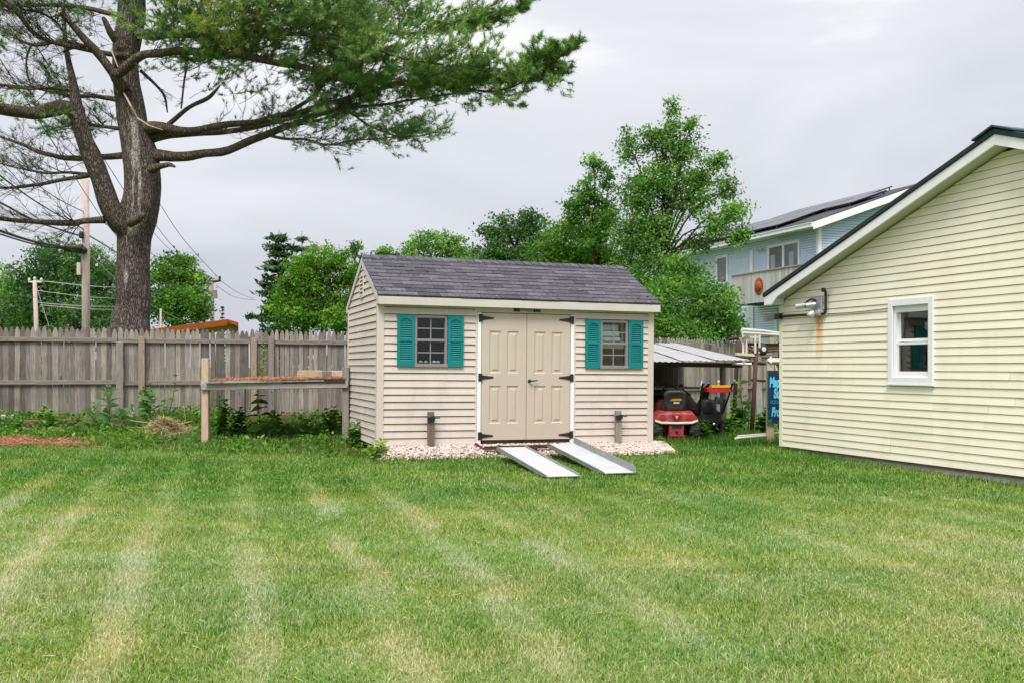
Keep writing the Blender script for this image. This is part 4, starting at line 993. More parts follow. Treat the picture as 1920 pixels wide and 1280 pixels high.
for x in (-.28,.26):
    mb=MB(); mb.lathe([(.07,-.06),(.17,-.065),(.2,-.03),(.2,.03),(.17,.065),(.07,.06)],(x,.62,.2),(1,0,0),22); mb.build('wheel',TYRE,sn,sharp=35)
mb=MB(); mb.tube([(.20,.14,.83),(.14,.20,.55),(.06,.28,.25),(.10,.22,.20)],.022,8); mb.tube([(.12,.16,.14),(.16,.12,.32)],.014,6); mb.build('lower_brace',BLACKM,sn)
mb=MB(); mb.lathe([(.015,0),(.022,.01),(.022,.02),(.01,.03)],(-.04,.10,.33),(0,-1,.3),10); mb.build('pull_knob',OFFW,sn)
# ------------------------------------------------------------------ rusty rack with pipes
KO=P(1415,830,21.0); KO.z=gz(KO.x,KO.y)-.04
rk=thing('storage_rack','rusty steel pole rack carrying white gutters and boards by the fence','rack',KO)
def k3(px,py,y): return P(px,py,y)-KO
posts=[((1384,636),(1376,775),22.6),((1419,648),(1408,832),21.0),((1463,640),(1462,800),22.4)]
for a,b,y in posts:
    mb=MB(); mb.tube([k3(b[0],b[1]+8,y),k3(a[0],a[1],y)],.046,8); mb.build('upright',RUST,rk,smooth=True)
for a,b,y,y2,r,m_ in (((1368,636),(1392,632),22.6,22.0,.04,RUST),((1400,680),(1470,683),21.1,21.6,.035,RUST),((1402,645),(1472,646),21.1,22.3,.03,RUST),((1410,712),(1470,716),21.05,22.0,.028,RUST),((1386,664),(1420,667),22.5,21.0,.03,RUST)):
    mb=MB(); mb.tube([k3(*a,y),k3(*b,y2)],r,8); mb.build('crossbar',m_,rk)
def topl(mb,name,m_,lab,cat,grp=None,**k): return tag(mb.build(name,m_,None,**k),lab,cat,grp)
PVC=mat('white_pvc',(.58,.56,.54),.4,.05,9,spec=.45,dirt=(.4,.38,.33),da=.4,ds=4)
mb=MB(); mb.tube([P(1392,618,20.9),P(1430,621,21.3),P(1480,628,22.2)],.035,10); topl(mb,'gutter_pipe',PVC,'upper white gutter pipe lying across the top of the rusty rack','pipe','white pipes on the rack')
mb=MB(); mb.tube([P(1393,624,20.8),P(1484,630,22.0)],.028,10); topl(mb,'gutter_pipe',PVC,'lower white pipe just under the gutter on the rusty rack','pipe','white pipes on the rack')
mb=MB(); mb.bar(P(1390,634,20.9),P(1480,629,22.2),.12,.035); topl(mb,'long_board',BOARDW,'long tan board on the rack directly under the white pipes','board')
mb=MB(); mb.bar(P(1380,663,20.9),P(1428,667,21.05),.08,.05); topl(mb,'ledge_board',OFFW,'short white board at mid height on the rusty rack','board')
ld=thing('crate_frame','white wooden slatted frame standing on the rusty rack','frame',P(1412,664,20.95))
for px,w_ in ((1393.5,.045),(1399.5,.04),(1416,.04),(1424,.04)):
    mb=MB(); mb.bar(P(px,662,20.95)-ld.location,P(px,628,20.95)-ld.location,w_,.03,up=(0,1,0)); mb.build('slat',OFFW,ld,bevel=.003)
mb=MB(); mb.bar(P(1392,632,20.98)-ld.location,P(1426,632,20.98)-ld.location,.02,.04); mb.build('top_rail',OFFW,ld)
for k in range(8):
    a=P(1426+random.uniform(0,6),660-k*1.6,21.5+.08*k); b=P(1478,657-k*1.4,22.4+.05*k)
    m_=random.choice((BOARDW,BEAMW,DARKW,RUST))
    lab=['lowest weathered board in the pile','second board from the bottom of the pile','reddish third board of the pile','middle board of the pile','fifth board up in the pile','sixth board up in the pile','second board from the top of the pile','topmost board of the pile'][k]+' on the right end of the rusty rack'
    topl(MB().bar(a,b,.09,.03,t=random.random()),'scrap_board',m_,lab,'board','scrap boards on the rack')
mb=MB(); c=P(1430,655,21.0); mb.lathe([(.02,-.05),(.11,-.045),(.13,0),(.11,.045),(.02,.05)],c,(.3,-1,.1),16); o=topl(mb,'small_wheel',BLACKP,'small black wheel with white hub resting on the rusty rack','wheel',smooth=True)
mb=MB(); mb.lathe([(.05,0),(.05,.012),(.01,.02)],c+Vector((.3,-1,.1)).normalized()*.045,(.3,-1,.1),14); mb.build('hub',OFFW,o)
mb=MB(); mb.tube([P(1403,648,21.3),P(1411,652,21.2),P(1407,657,21.2),P(1415,660,21.2)],.02,6); topl(mb,'red_hose',REDB,'short red hose tangled on the shelf of the rusty rack','hose')
mb=MB(); mb.tube([P(1405,655,21.5),P(1417,662,21.4)],.03,6); topl(mb,'dark_bar',BLACKM,'black bar lying in the white slatted frame on the rack','bar')
mb=MB(); mb.bar(P(1421,668,22.2),P(1425,800,22.2),.13,.03,up=(0,1,0),t=.7); topl(mb,'leaning_board',GREYB,'pale grey board leaning upright against the fence by the rack','board')
mb=MB(); mb.bar(P(1397,672,22.8),P(1395,790,22.6),.14,.03,up=(0,1,0),t=.6); topl(mb,'leaning_board',POSTN,'brown board leaning upright between the two rusty uprights','board')
mb=MB(); mb.bar(P(1446,632,22.6),P(1447,660,22.6),.10,.08,up=(0,1,0),t=.6); topl(mb,'short_post',BOARDW,'short tan post at the top right of the rack','post')
# ------------------------------------------------------------------ blue sign
YS=17.6; SG0=P(1446,832,YS); SG0.z=gz(SG0.x,SG0.y)-.03
sg=thing('yard_sign','dark blue hand painted sign on a wooden post by the house corner','sign',SG0)
def s3(px,py,dy=0): return P(px,py,YS)+Vector((0,dy,0))-SG0
mb=MB(); a=s3(1447,828,.04); mb.box(a.x-.07,.035,-.1,a.x+.055,.135,(s3(0,676)).z); mb.build('post',PINEW,sg,bevel=.005)
SIGNB=mat('navy_board',(.006,.022,.075),.6,.2,6); SIGNE=mat('green_sign_edge',(.05,.16,.06),.6,.15,9)
x0=s3(1440,0).x; z0=s3(0,793).z; z1=s3(0,695).z; x1=x0+.62
mb=MB(); mb.box(x0,.0,z0,x1,.03,z1); bd=mb.build('board',SIGNB,sg)
mb=MB(); e=.012; mb.box(x0-e,-.004,z0-e,x0,.034,z1+e); mb.box(x1,-.004,z0-e,x1+e,.034,z1+e); mb.box(x0,-.004,z1,x1,.034,z1+e); mb.box(x0,-.004,z0-e,x1,.034,z0); mb.build('board_edge',SIGNE,bd)
CYAN=mat('light_blue_paint',(.10,.50,.72),.6,.08,12); BLUEP=mat('mid_blue_paint',(.02,.16,.42),.6,.08,12)
def text(s,x,z,size,m,parent,y,shear=.15,sx=1.,off=.012,name='lettering',ext=.002):
    cu=bpy.data.curves.new('txt','FONT'); cu.body=s; cu.size=size; cu.shear=shear; cu.extrude=ext; cu.offset=off
    ob=bpy.data.objects.new('txt',cu); C.objects.link(ob); dg=bpy.context.evaluated_depsgraph_get(); dg.update()
    me=bpy.data.meshes.new_from_object(ob.evaluated_get(dg)); bpy.data.objects.remove(ob); bpy.data.curves.remove(cu)
    me.transform(Matrix.Diagonal((sx,1,1,1))); me.transform(Matrix.Rotation(math.pi/2,4,'X')); me.transform(Matrix.Translation((x,y,z))); me.materials.clear(); me.materials.append(m); me.name=name
    o=bpy.data.objects.new(name,me); C.objects.link(o); o.parent=parent; return o
text('Map',s3(1442.5,0).x,s3(0,724).z,.235,CYAN,bd,-.004,.15,.46)
text('Su',s3(1450.5,0).x,s3(0,745).z,.235,CYAN,bd,-.004,.15,.52)
text('SQUA',s3(1444,0).x,s3(0,756).z,.085,BLUEP,bd,-.004,.1,.78,.003)
text('Fro',s3(1446,0).x,s3(0,779).z,.215,CYAN,bd,-.004,.25,.50)
mb=MB(); q=s3(1440.5,792); mb.prism([(0,0),(.05,.01),(.075,.085),(.045,.05),(.03,.075),(.02,.045),(-.0,.06)],lambda a,b,w_:(q.x+a,-.005+w_,q.z+b),.004); mb.build('painted_leaf',mat('painted_green_leaf',(.02,.2,.05),.6),bd)
mb=MB(); zz=s3(0,674.5).z; xa=s3(1438,0).x
mb.prism([(xa,zz),(xa+.085,zz-.062),(xa+.085,zz-.032),(xa+.55,zz-.032),(xa+.55,zz+.036),(xa+.085,zz+.036),(xa+.085,zz+.07)],lambda a,b,w_:(a,-.0+w_,b),.02); mb.build('arrow_board',WHITE,sg)
mb=MB(); mb.bar(s3(1454,684,.02),s3(1458,696,.02),.022,.012,up=(0,1,0)); mb.build('strap',OFFW,sg)
mb=MB(); mb.tube([P(1379,821,16.9),P(1450,815,17.9)],.022,10); topl(mb,'white_pipe',PVC,'front white pipe lying in the grass by the sign post','pipe','white pipes on the grass')
mb=MB(); mb.tube([P(1383,817,17.3),P(1475,810,18.4)],.017,10); topl(mb,'white_pipe',PVC,'rear thinner white pipe lying in the grass by the sign post','pipe','white pipes on the grass')

# ------------------------------------------------------------------ blue two-storey house
BLU=mat('blue_vinyl',(.45,.55,.69),.5,.06,2)
BO=Vector((12.42,40.0,-.2)); BA=math.atan2(.325,.946)
bh=thing('blue_house','blue two storey house with a grey balcony and solar panels on its roof','house',BO,(0,0,BA))
# local: +x along the gable wall (to the right, away), +y along the balcony wall (away), balcony wall faces -x
DROOF=mat('dark_asphalt_roof',(.05,.05,.058),.95,.25,6,bump=.3,bs=60)
BP=.345; EVZ=7.40; BL=12.5; GBW=10.
mb=MB(); siding(mb,.0,BL,0,EVZ,.105,[],lambda u,w_,z:(-w_,BL-u,z),lip=.02,slit=.015); mb.build('side_wall',BLU,bh)
mb=MB(); siding(mb,.12,GBW,0,EVZ,.105,[],lambda u,w_,z:(u,-w_,z),lip=.02,slit=.015)
siding(mb,0,0,EVZ-.01,EVZ+GBW/2*BP,.105,(),lambda u,w_,z:(u,-w_,z),top=lambda z:((z-EVZ)/BP+.02,GBW-(z-EVZ)/BP-.02),lip=.02,slit=.015); mb.build('gable_wall',BLU,bh)
for y0 in (0,):
    mb=MB(); mb.box(-.03,-.03,0,.12,.0,EVZ); mb.box(-.03,.0,0,.0,.13,EVZ); mb.build('corner_trim',WHITE,bh)
oh=.55
def broof(sg):
    X=(lambda x:x) if sg>0 else (lambda x:GBW-x)
    p=[(X(-oh),EVZ+.12-oh*BP),(X(GBW/2),EVZ+.12+GBW/2*BP),(X(GBW/2),EVZ+.0+GBW/2*BP),(X(-oh),EVZ-.0-oh*BP)]
    return (p[::-1] if sg>0 else p)
for sg_ in (1,-1):
    mb=MB(); mb.prism(broof(sg_),lambda a,b,w_:(a,-.42+w_,b),BL+.8); rf=mb.build('roof',DROOF,bh)
    mb=MB(); X=(lambda x:x) if sg_>0 else (lambda x:GBW-x)
    p=[(X(-oh-.03),EVZ+.07-oh*BP),(X(GBW/2),EVZ+.07+GBW/2*BP),(X(GBW/2),EVZ-.22+GBW/2*BP),(X(-oh-.03),EVZ-.22-oh*BP)]
    mb.prism(p[::-1] if sg_>0 else p,lambda a,b,w_:(a,-.47+w_,b),.045); mb.build('rake_board',WHITE,bh)
mb=MB(); mb.box(-oh,-.40,EVZ-.27,.0,BL+.3,EVZ-.25); mb.build('soffit',WHITE,bh)
mb=MB(); mb.box(-oh-.10,-.44,EVZ-.30,-oh,BL+.35,EVZ-.12); mb.box(-oh-.13,-.44,EVZ-.15,-oh-.10,BL+.35,EVZ-.12); mb.build('gutter',WHITE,bh)
PANEL=mat('solar_panel',(.012,.014,.03),.25,.1,3,spec=.5)
for (xa,xb,ya,yb) in ((-.3,1.5,2.3,5.4),(-.3,1.5,5.5,8.6),(-.3,1.5,8.7,11.6),(1.6,3.4,2.3,5.4),(1.6,3.4,5.5,8.6),(1.6,3.4,8.7,11.6),(1.9,3.6,.3,2.2),(3.5,4.9,1.5,8.6)):
    mb=MB(); f=lambda x:EVZ+.12+x*BP
    v=[(xa,ya,f(xa)+.12),(xb,ya,f(xb)+.12),(xb,yb,f(xb)+.12),(xa,yb,f(xa)+.12)]; v+=[(x,y,z+.05) for x,y,z in v]
    mb.add(v,[(3,2,1,0),(4,5,6,7),(0,1,5,4),(1,2,6,5),(2,3,7,6),(3,0,4,7)])
    for y in (ya+.2,yb-.2): mb.bar((xa,y,f(xa)+.02),(xa,y,f(xa)+.14),.04,.04,up=(0,1,0)); mb.bar((xb,y,f(xb)+.02),(xb,y,f(xb)+.14),.04,.04,up=(0,1,0))
    mb.build('solar_panel',PANEL,bh)
def bwin(y0,y1,z0,z1,mid):
    # on the balcony wall
    mb=MB(); f=.12; q=-.06
    mb.box(q,y0,z0,.0,y0+f,z1); mb.box(q,y1-f,z0,.0,y1,z1); mb.box(q,y0+f,z1-f,.0,y1-f,z1); mb.box(q,y0+f,z0,.0,y1-f,z0+f)
    if mid: m_=(y0+y1)/2; mb.box(q,m_-.07,z0+f,.0,m_+.07,z1-f)
    w_=mb.build('window',WHITE,bh)
    mb=MB(); mb.box(-.035,y0+f,z0+f,-.028,y1-f,z1-f); mb.build('pane',mat('dim_pane',(.16,.17,.2),.12,.2,1.5,spec=.6),w_)
    for c in ((y0+y1)/2-.45,(y0+y1)/2+.9) if mid else ():
        mb=MB(); mb.box(-.042,c-.28,z0+f,-.036,c+.05,z1-.45); mb.build('curtain',mat('grey_curtain',(.34,.36,.42),.8),w_)
def by(px,xo=0.):   # local y on the balcony wall plane seen at px
    r=(px-VX)/FPX; dx,dy=-math.sin(BA),math.cos(BA); ox,oy=BO.x+math.cos(BA)*xo,BO.y+math.sin(BA)*xo
    return (r*oy-ox)/(dx-r*dy)
def bz(px,py):
    y=by(px); Y=BO.y+math.cos(BA)*y; return HC-(py-VY)/FPX*Y-BO.z
bwin(by(1501),by(1441),bz(1470,511),bz(1501,449),True)
bwin(by(1366),by(1344),bz(1355,534),bz(1366,477),False)
bwin(by(1388),by(1372),bz(1380,632),bz(1380,592),False)
for px,a,b in ((1411,470,522),(1412,575,640)):
    mb=MB(); y=by(px); mb.box(-.07,y-.11,bz(px,b),.0,y+.11,bz(px,a)); mb.build('trim_board',WHITE,bh)
mb=MB(); y=by(1457); mb.box(-.07,y-.1,bz(1457,645),.0,y+.1,bz(1457,580)); mb.build('trim_board',WHITE,bh)
mb=MB(); c=Vector((-.1,by(1432),bz(1432,466))); mb.lathe([(.05,0),(.09,.05),(.09,.12)],c,(-1,0,-.6),12); mb.lathe([(.05,0),(.09,.05),(.09,.12)],c+Vector((0,.25,0)),(-1,.3,-.6),12); mb.build('wall_light',OFFW,bh)
# balcony: boards 1.3 m proud of the wall
ya,yb=by(1510,-1.33),by(1372,-1.33); zb_=bz(1440,571)-.02; zt_=zb_+1.28
mb=MB(); y=ya
while y<yb: 
    w_=.15; mb.box(-1.33,y,zb_,-1.30,min(y+w_-.012,yb),zt_,random.random()); y+=w_
bc=mb.build('balcony',GREYB,bh)
mb=MB(); mb.box(-1.37,ya-.05,zt_,-1.24,yb+.05,zt_+.05); mb.build('handrail',BEAMW,bc)
mb=MB(); mb.box(-1.295,ya,zb_+.0,-.01,yb,zb_+.15); mb.build('balcony_floor',DARKW,bc)
mb=MB(); n=8
for k in range(n): mb.box(-1.30+1.28*k/n,yb-.03,zb_,-1.30+1.28*(k+1)/n-.012,yb,zt_,random.random())
mb.build('balcony_end',GREYB,bc)
SUNM=mat('rusty_orange_metal',(.29,.068,.016),.8,.25,9)
rb=(1423-VX)/FPX; c_l=None
# sun ornament on the balcony front
yy=by(1423,-1.34); mb=MB(); R_=.34; pts=[]
for k in range(40):
    a=2*math.pi*k/40; r=R_*(1.0 if k%2==0 else .74); pts.append((r*math.cos(a),r*math.sin(a)))
M_=Matrix.Translation(BO)@Matrix.Rotation(BA,4,'Z')
mb.prism(pts,lambda a,b,w_:M_@Vector((-1.335-w_,yy-a,zb_+.68+b*1.12)),.03)
mb.lathe([(.22,0),(.20,.05),(.1,.09),(.02,.095)],M_@Vector((-1.36,yy,zb_+.68)),M_.to_3x3()@Vector((-1,0,0)),20)
topl(mb,'sun_ornament',SUNM,'round orange sun ornament with spiky rays hung on the grey balcony','ornament')
pg=thing('pergola','dark pergola end with scalloped rafters beside the blue house','pergola',P(1386,640,33))
for k in range(7):
    mb=MB(); a=P(1369+k*3.6,596,33-.0*k)-pg.location; mb.bar(a,a+Vector((.3,2.2,0)),.05,.14,t=.5); mb.build('rafter',DARKW,pg)
mb=MB(); a=P(1366,601,33)-pg.location; b=P(1395,601,33)-pg.location; mb.bar(a,b,.08,.10); mb.build('beam',DARKW,pg)
mb=MB(); a=P(1384,602,33.2)-pg.location; mb.bar(a,Vector((a.x,a.y,-2)),.12,.12,up=(0,1,0)); mb.build('post',DARKW,pg)

# ------------------------------------------------------------------ beyond the left fence
ORG=mat('orange_canopy',(.62,.17,.03),.6,.2,3,dirt=(.35,.09,.02),da=.6,ds=3)
oc=thing('orange_roof','orange sheet roof of a low shelter rising behind the fence','roof',P(365,640,26)); o_=oc.location
A,B,D,E=P(275,618,24),P(427,598.5,25.5),P(447,604.5,25.2),P(440,612,22.9)
mb=MB(); A2,B2=A*1.12,B*1.10; A2.z=A.z-.1; B2.z=B.z-.12
th=Vector((0,0,-.09))
mb.add([q-o_ for q in (A,B,B2,A2,A+th,B+th,B2+th,A2+th)],[(0,1,2,3),(7,6,5,4),(0,4,5,1),(1,5,6,2),(2,6,7,3),(3,7,4,0)]); mb.build('roof_sheet',ORG,oc)
mb=MB(); D2=D*1.10; D2.z=D.z-.15; mb.add([q-o_ for q in (B,D,D2,B2,B+th,D+th,D2+th,B2+th)],[(0,1,2,3),(7,6,5,4),(0,4,5,1),(1,5,6,2),(2,6,7,3)],.3); mb.build('roof_sheet',ORG,oc)
mb=MB(); mb.bar(A+Vector((0,-.06,-.08))-o_,B+Vector((0,-.06,-.08))-o_,.03,.15,t=.8); mb.build('edge_board',ORG,oc)
for q in (A,B,A2,B2):
    mb=MB(); g=gz(q.x,q.y); mb.bar(q+Vector((.1,.1,-.16))-o_,Vector((q.x+.1,q.y+.1,g))-o_,.1,.1,up=(0,1,0)); mb.build('post',POSTN,oc)
gb=thing('far_house','tiny far house gable peeking over the fence at the left edge','house',(P(8,640,80))); g_=gb.location
mb=MB(); mb.box(-2.2,0,-3,2.2,6,1.2); mb.prism([(-2.2,1.2),(2.2,1.2),(0,2.75)],lambda a,b,w_:(a,w_,b),6); mb.build('wall',CREAM,gb)
mb=MB(); 
for s_ in (-1,1): mb.prism([(s_*2.5,1.0),(0,2.78),(0,2.95),(s_*2.5,1.17)][::s_],lambda a,b,w_:(a,-.3+w_,b),6.6)
mb.build('roof',SHINGLE,gb)

POLEM=wood('pale_pole_wood',(.36,.27,.25),(.56,.46,.43),2,tv=.0,knots=True); POLEG=wood('grey_pole_wood',(.2,.16,.14),(.34,.28,.25),2,tv=0)
PA=29.5; pa=P(162,640,PA); pa.z=.3
pl=thing('utility_pole','tall pale wooden utility pole directly left of the big pine trunk','utility pole',pa)
top_=P(160,338,PA); mb=MB(); mb.tube([(0,0,-.3),(top_.x-pa.x,0,top_.z-pa.z)],[.128,.105],12); mb.build('pole_shaft',POLEM,pl,smooth=True)
mb=MB(); a=P(152,505,PA)-pa; mb.box(a.x-.05,-.18,a.z-.18,a.x+.05,-.08,a.z+.18); mb.build('conduit_box',OFFW,pl)
mb=MB(); 
for py in (442,466): a=P(158,py,PA)-pa; mb.lathe([(.05,-.1),(.07,-.05),(.07,.05),(.05,.1)],(a.x-.02,-.16,a.z),(0,0,1),10)
mb.build('cable_bracket',BLACKP,pl)
mb=MB(); a=P(146,469,PA)-pa; mb.lathe([(.03,-.35),(.11,-.28),(.11,.28),(.03,.35)],(a.x,-.2,a.z),(1,.2,-.1),12); mb.build('splice_case',BLACKP,pl,sharp=40)
PB=44; pb=P(73,640,PB); pb.z=.3; pt_=P(65,526,PB)
p2=thing('utility_pole','short pale leaning pole among the trees at the left','utility pole',pb)
mb=MB(); mb.tube([(0,0,-.3),(pt_.x-pb.x,0,pt_.z-pb.z)],[.12,.09],10); mb.build('pole_shaft',POLEM,p2,smooth=True)
mb=MB(); a=pt_-pb; 
for k,dz in ((-.24,-.05),(.0,.0),(.30,-.05)): mb.lathe([(.03,0),(.06,.05),(.06,.12),(.02,.16)],(a.x+k,0,a.z+dz),(0,0,1),8)
mb.bar((a.x-.28,0,a.z-.06),(a.x+.34,0,a.z-.06),.06,.06); mb.build('insulator_bracket',OFFW,p2)
PCY=62; pc=P(401,640,PCY); pc.z=.3; pt_=P(396,524,PCY)
p3=thing('utility_pole','distant grey utility pole with a dark crossarm right of the pine','utility pole',pc)
mb=MB(); mb.tube([(0,0,-.3),(pt_.x-pc.x,0,pt_.z-pc.z)],[.16,.13],10); mb.build('pole_shaft',POLEG,p3,smooth=True)
mb=MB(); mb.bar(P(381,532,PCY)-pc,P(414,526,PCY)-pc,.12,.14); 
for q in ((384,529),(396,526),(412,524)): mb.lathe([(.05,0),(.09,.08),(.05,.22)],P(*q,PCY)-pc,(0,0,1),8)
mb.build('crossarm',BLACKP,p3)
mb=MB(); mb.tube([P(398,545,PCY)-pc+Vector((.2,-.2,0)),P(399,560,PCY)-pc+Vector((.2,-.2,0))],.16,10); mb.build('transformer',POLEG,p3)
mb=MB(); q=P(301.5,640,40); mb.tube([(q.x,40,.2),(P(301.5,579,40).x,40,P(301.5,579,40).z)],.045,8); topl(mb,'thin_post',OFFW,'thin white post just right of the pine trunk above the fence','post')
WIREM=mat('black_cable',(.02,.02,.022),.6); WIREG=mat('grey_wire',(.3,.3,.32),.6)
def wire(lab,pts,r,sag=0,m_=None):
    """pts: (px,py,dist)"""
    a=[P(*p) for p in pts]; full=[]
    if len(a)==2:
        n=24
        for k in range(n+1):
            t=k/n; p=a[0].lerp(a[1],t); p.z-=sag*4*t*(1-t); full.append(p)
    else:
        n=8
        for i in range(len(a)-1):
            p0=a[max(i-1,0)];p1=a[i];p2_=a[i+1];p3_=a[min(i+2,len(a)-1)]
            for k in range(n):
                t=k/n; full.append(.5*((2*p1)+(p2_-p0)*t+(2*p0-5*p1+4*p2_-p3_)*t*t+(3*p1-p0-3*p2_+p3_)*t**3))
        full.append(a[-1])
    return topl(MB().tube(full,r,5),'utility_wire',m_ or WIREM,lab,'wire','overhead wires at the left')
wire('thick bundled cable from the left edge down to the splice case on the tall pole',[(-40,418,22),(0,433,23.5),(60,452,26),(110,462,28),(155,466,29.3)],.035)
wire('second bundled cable just under the thick one left of the tall pole',[(-40,424,22),(0,439,23.5),(60,457,26),(105,465,28),(155,467,29.4)],.022)
wire('steep heavy cable from the top left edge to the bracket of the tall pole',[(-40,360,20),(0,380,22),(75,418,25.5),(156,444,29.4)],.024)
wire('steep cable passing under the lower bare branch toward the tall pole',[(-40,300,20),(0,330,21.5),(70,380,25),(156,430,29.4)],.018)
wire('thin wire crossing the sky to the pole beside the forked trunk',[(60,340,24),(110,374,26.5),(156,397,29.4)],.012)
wire('thin wire high at the left passing behind the pine limbs',[(-20,80,18),(50,190,22),(120,300,26),(185,400,31),(240,470,37)],.010)
wire('thin parallel wire falling behind the left fork of the pine',[(70,90,20),(140,200,24),(215,330,31),(300,450,45),(386,527,62)],.012)
wire('upper wire falling from the right side of the pine to the distant crossarm',[(268,330,44),(300,383,48),(345,450,54),(412,524,62)],.016)
wire('second wire from the pine to the distant crossarm, left of the upper one',[(260,380,44),(292,422,48),(330,468,54),(396,526,62)],.015)
wire('third wire behind the pine leading to the left end of the distant crossarm',[(180,410,34),(230,440,40),(300,485,50),(384,529,62)],.013)
wire('cable from the tall pole drooping behind the trunk to the distant pole',[(165,441,29.6),(220,475,36),(290,527,46),(350,568,54),(398,590,62)],.028,m_=WIREG)
wire('lower cable drooping behind the trunk and fence to the distant pole',[(165,462,29.6),(220,502,36),(285,556,46),(345,593,54),(398,598,62)],.030,m_=WIREG)
wire('lowest cable drooping to the orange roof behind the fence',[(165,475,29.6),(225,530,36),(280,570,42),(345,603,48)],.022,m_=WIREG)
wire('grey service line crossing the left trees at mid height to the short pole',[(66,526,44),(155,535,44),(215,539,45),(380,545,60)],.022,0,WIREG)
wire('second grey line crossing the dark left trees below the service line',[(70,545,44),(155,556,44),(215,560,45),(300,566,50)],.016,0,WIREG)
wire('third grey line crossing the dark left trees',[(74,568,44),(155,574,44),(212,575,45),(300,577,50)],.018,0,WIREG)
wire('lowest grey line crossing the dark left trees just above the fence',[(76,572,44),(155,579,44),(212,581,45),(300,584,50)],.018,0,WIREG)
wire('guy wire slanting from the short pale pole down to the fence',[(66,530,44),(80,575,44),(92,612,44)],.014,0,WIREG)
wire('far thin wire right of the distant pole descending to the trees',[(412,525,62),(445,548,80),(475,560,95)],.02,0,WIREG)
wire('second far thin wire right of the distant pole',[(405,535,62),(440,557,80),(480,563,95)],.02,0,WIREG)
# ------------------------------------------------------------------ plants: helpers
def unit(v): return v/np.maximum(np.linalg.norm(v,axis=-1,keepdims=True),1e-9)
def leaf_cards(cen, L_, asp, upb=.35, tipdir=None):
    """one folded leaf (two triangles sharing the midrib) per centre -> (N*2,3,3)"""
    n=len(cen); nrm=unit(RNG.normal(0,1,(n,3))+np.array([0,0,upb*2])); a=RNG.normal(0,1,(n,3))
    if tipdir is not None: a=a*.6+tipdir
    a=unit(a-nrm*(a*nrm).sum(1,keepdims=True)); b=np.cross(nrm,a)
    l=(L_*RNG.uniform(.45,1.5,n))[:,None]; w=l*asp
    p0=cen-a*l*.5; p1=cen+a*l*.5; m=cen-a*l*.06; s1=m+b*w*.5+nrm*w*.14; s2=m-b*w*.5+nrm*w*.14
    return np.stack([p0,s2,p1,s1],1)
def catmull(pts,k=5):
    out=[]
    for i in range(len(pts)-1):
        p0=pts[max(i-1,0)];p1=pts[i];p2=pts[i+1];p3=pts[min(i+2,len(pts)-1)]
        for j in range(k):
            t=j/k; out.append(.5*((2*p1)+(p2-p0)*t+(2*p0-5*p1+4*p2-p3)*t*t+(3*p1-p0-3*p2+p3)*t**3))
    out.append(pts[-1]); return out

# ------------------------------------------------------------------ deciduous trees
def tree(lab, base, lobes, n, L_, m, barkm=None, name='tree', cat='tree', grp='trees beyond the fence', per=55, sig=.16, tr=.2, asp=.55, trunk_top=None, flat=.6, stems=1, shell=.45, nl=7, tvar=.2):
    """lobes: (px,py,rx_px,ry_px,dist) -> ellipsoids in the place; base: (x,y)"""
    lw=[]
    for px,py,rx,ry,y in lobes:
        c=P(px,py,y); lw.append((np.array(c),np.array([rx/FPX*y,(rx+ry)/2/FPX*y,ry/FPX*y])))
    bx,by_=base; z0=gz(bx,by_)-.1; t=thing(name,lab,cat,(bx,by_,z0),group=grp); off=np.array([bx,by_,z0])
    vol=np.array([(r[0]*r[1]*r[2])**.62 for c,r in lw]); vol/=vol.sum()
    cs=[];ts=[];branches=MB(); top=max(c[2]+0 for c,r in lw)
    zt=trunk_top or (z0+(top-z0)*.55); 
    cxm=sum(c[0]*v for (c,r),v in zip(lw,vol)); cym=sum(c[1]*v for (c,r),v in zip(lw,vol))
    tops=[]
    for s_ in range(stems):
        bb=Vector((bx+(s_-(stems-1)/2)*.5*tr*4,by_+random.uniform(-.2,.2)*(stems>1),z0)); tp=Vector((cxm+(s_-(stems-1)/2)*1.1,cym,zt))
        mid=bb.lerp(tp,.5)+Vector((random.uniform(-.15,.15),random.uniform(-.1,.1),0))
        branches.tube([Vector(q)-Vector(off) for q in catmull([bb,mid,tp],4)],list(np.linspace(tr,tr*.55,9)),8,rough=.15); tops.append((bb,mid,tp))
    for (c,r),v in zip(lw,vol):
        k=max(4,int(n*v/per)); d=unit(RNG.normal(0,1,(k,3))); rad=RNG.uniform(shell,1.02,(k,1))**.8
        cc=c+d*rad*r; ltint=RNG.uniform(-.11,.11)
        sg=1.25*sig*np.mean(r)**.5
        pts=cc[:,None,:]+RNG.normal(0,1,(k,per,3))*np.array([sg,sg,sg*flat])
        tc=.46+ltint+RNG.normal(0,tvar*.95,(k,1))+RNG.normal(0,tvar*.45,(k,per))
        cs.append(pts.reshape(-1,3)); ts.append(tc.ravel())
        q=random.choice(tops); st=q[1].lerp(q[2],random.uniform(.2,1)); cv=Vector(c)
        dd_=(cv-st).length; bend=st.lerp(cv,.5)+Vector((random.uniform(-.1,.1)*dd_,random.uniform(-.1,.1)*dd_,random.uniform(.08,.26)*dd_))
        branches.tube([x-Vector(off) for x in catmull([st,bend,cv],4)],list(np.linspace(tr*.36,tr*.10,9)),5)
        for i in RNG.choice(k,min(k,nl),replace=False):
            e=Vector(cc[i]); branches.tube([cv-Vector(off),cv.lerp(e,.5)+Vector((random.uniform(-.1,.1),random.uniform(-.1,.1),.06))-Vector(off),e-Vector(off)],[tr*.16,tr*.10,tr*.05],4)
    branches.build('trunk',barkm or BARKD,t,smooth=True)
    cen=np.concatenate(cs); tint=np.clip(np.concatenate(ts),0,1)
    np_obj('crown',leaf_cards(cen,L_,asp),4,m,tint,t,off)
    return t
G1='trees beyond the fence'
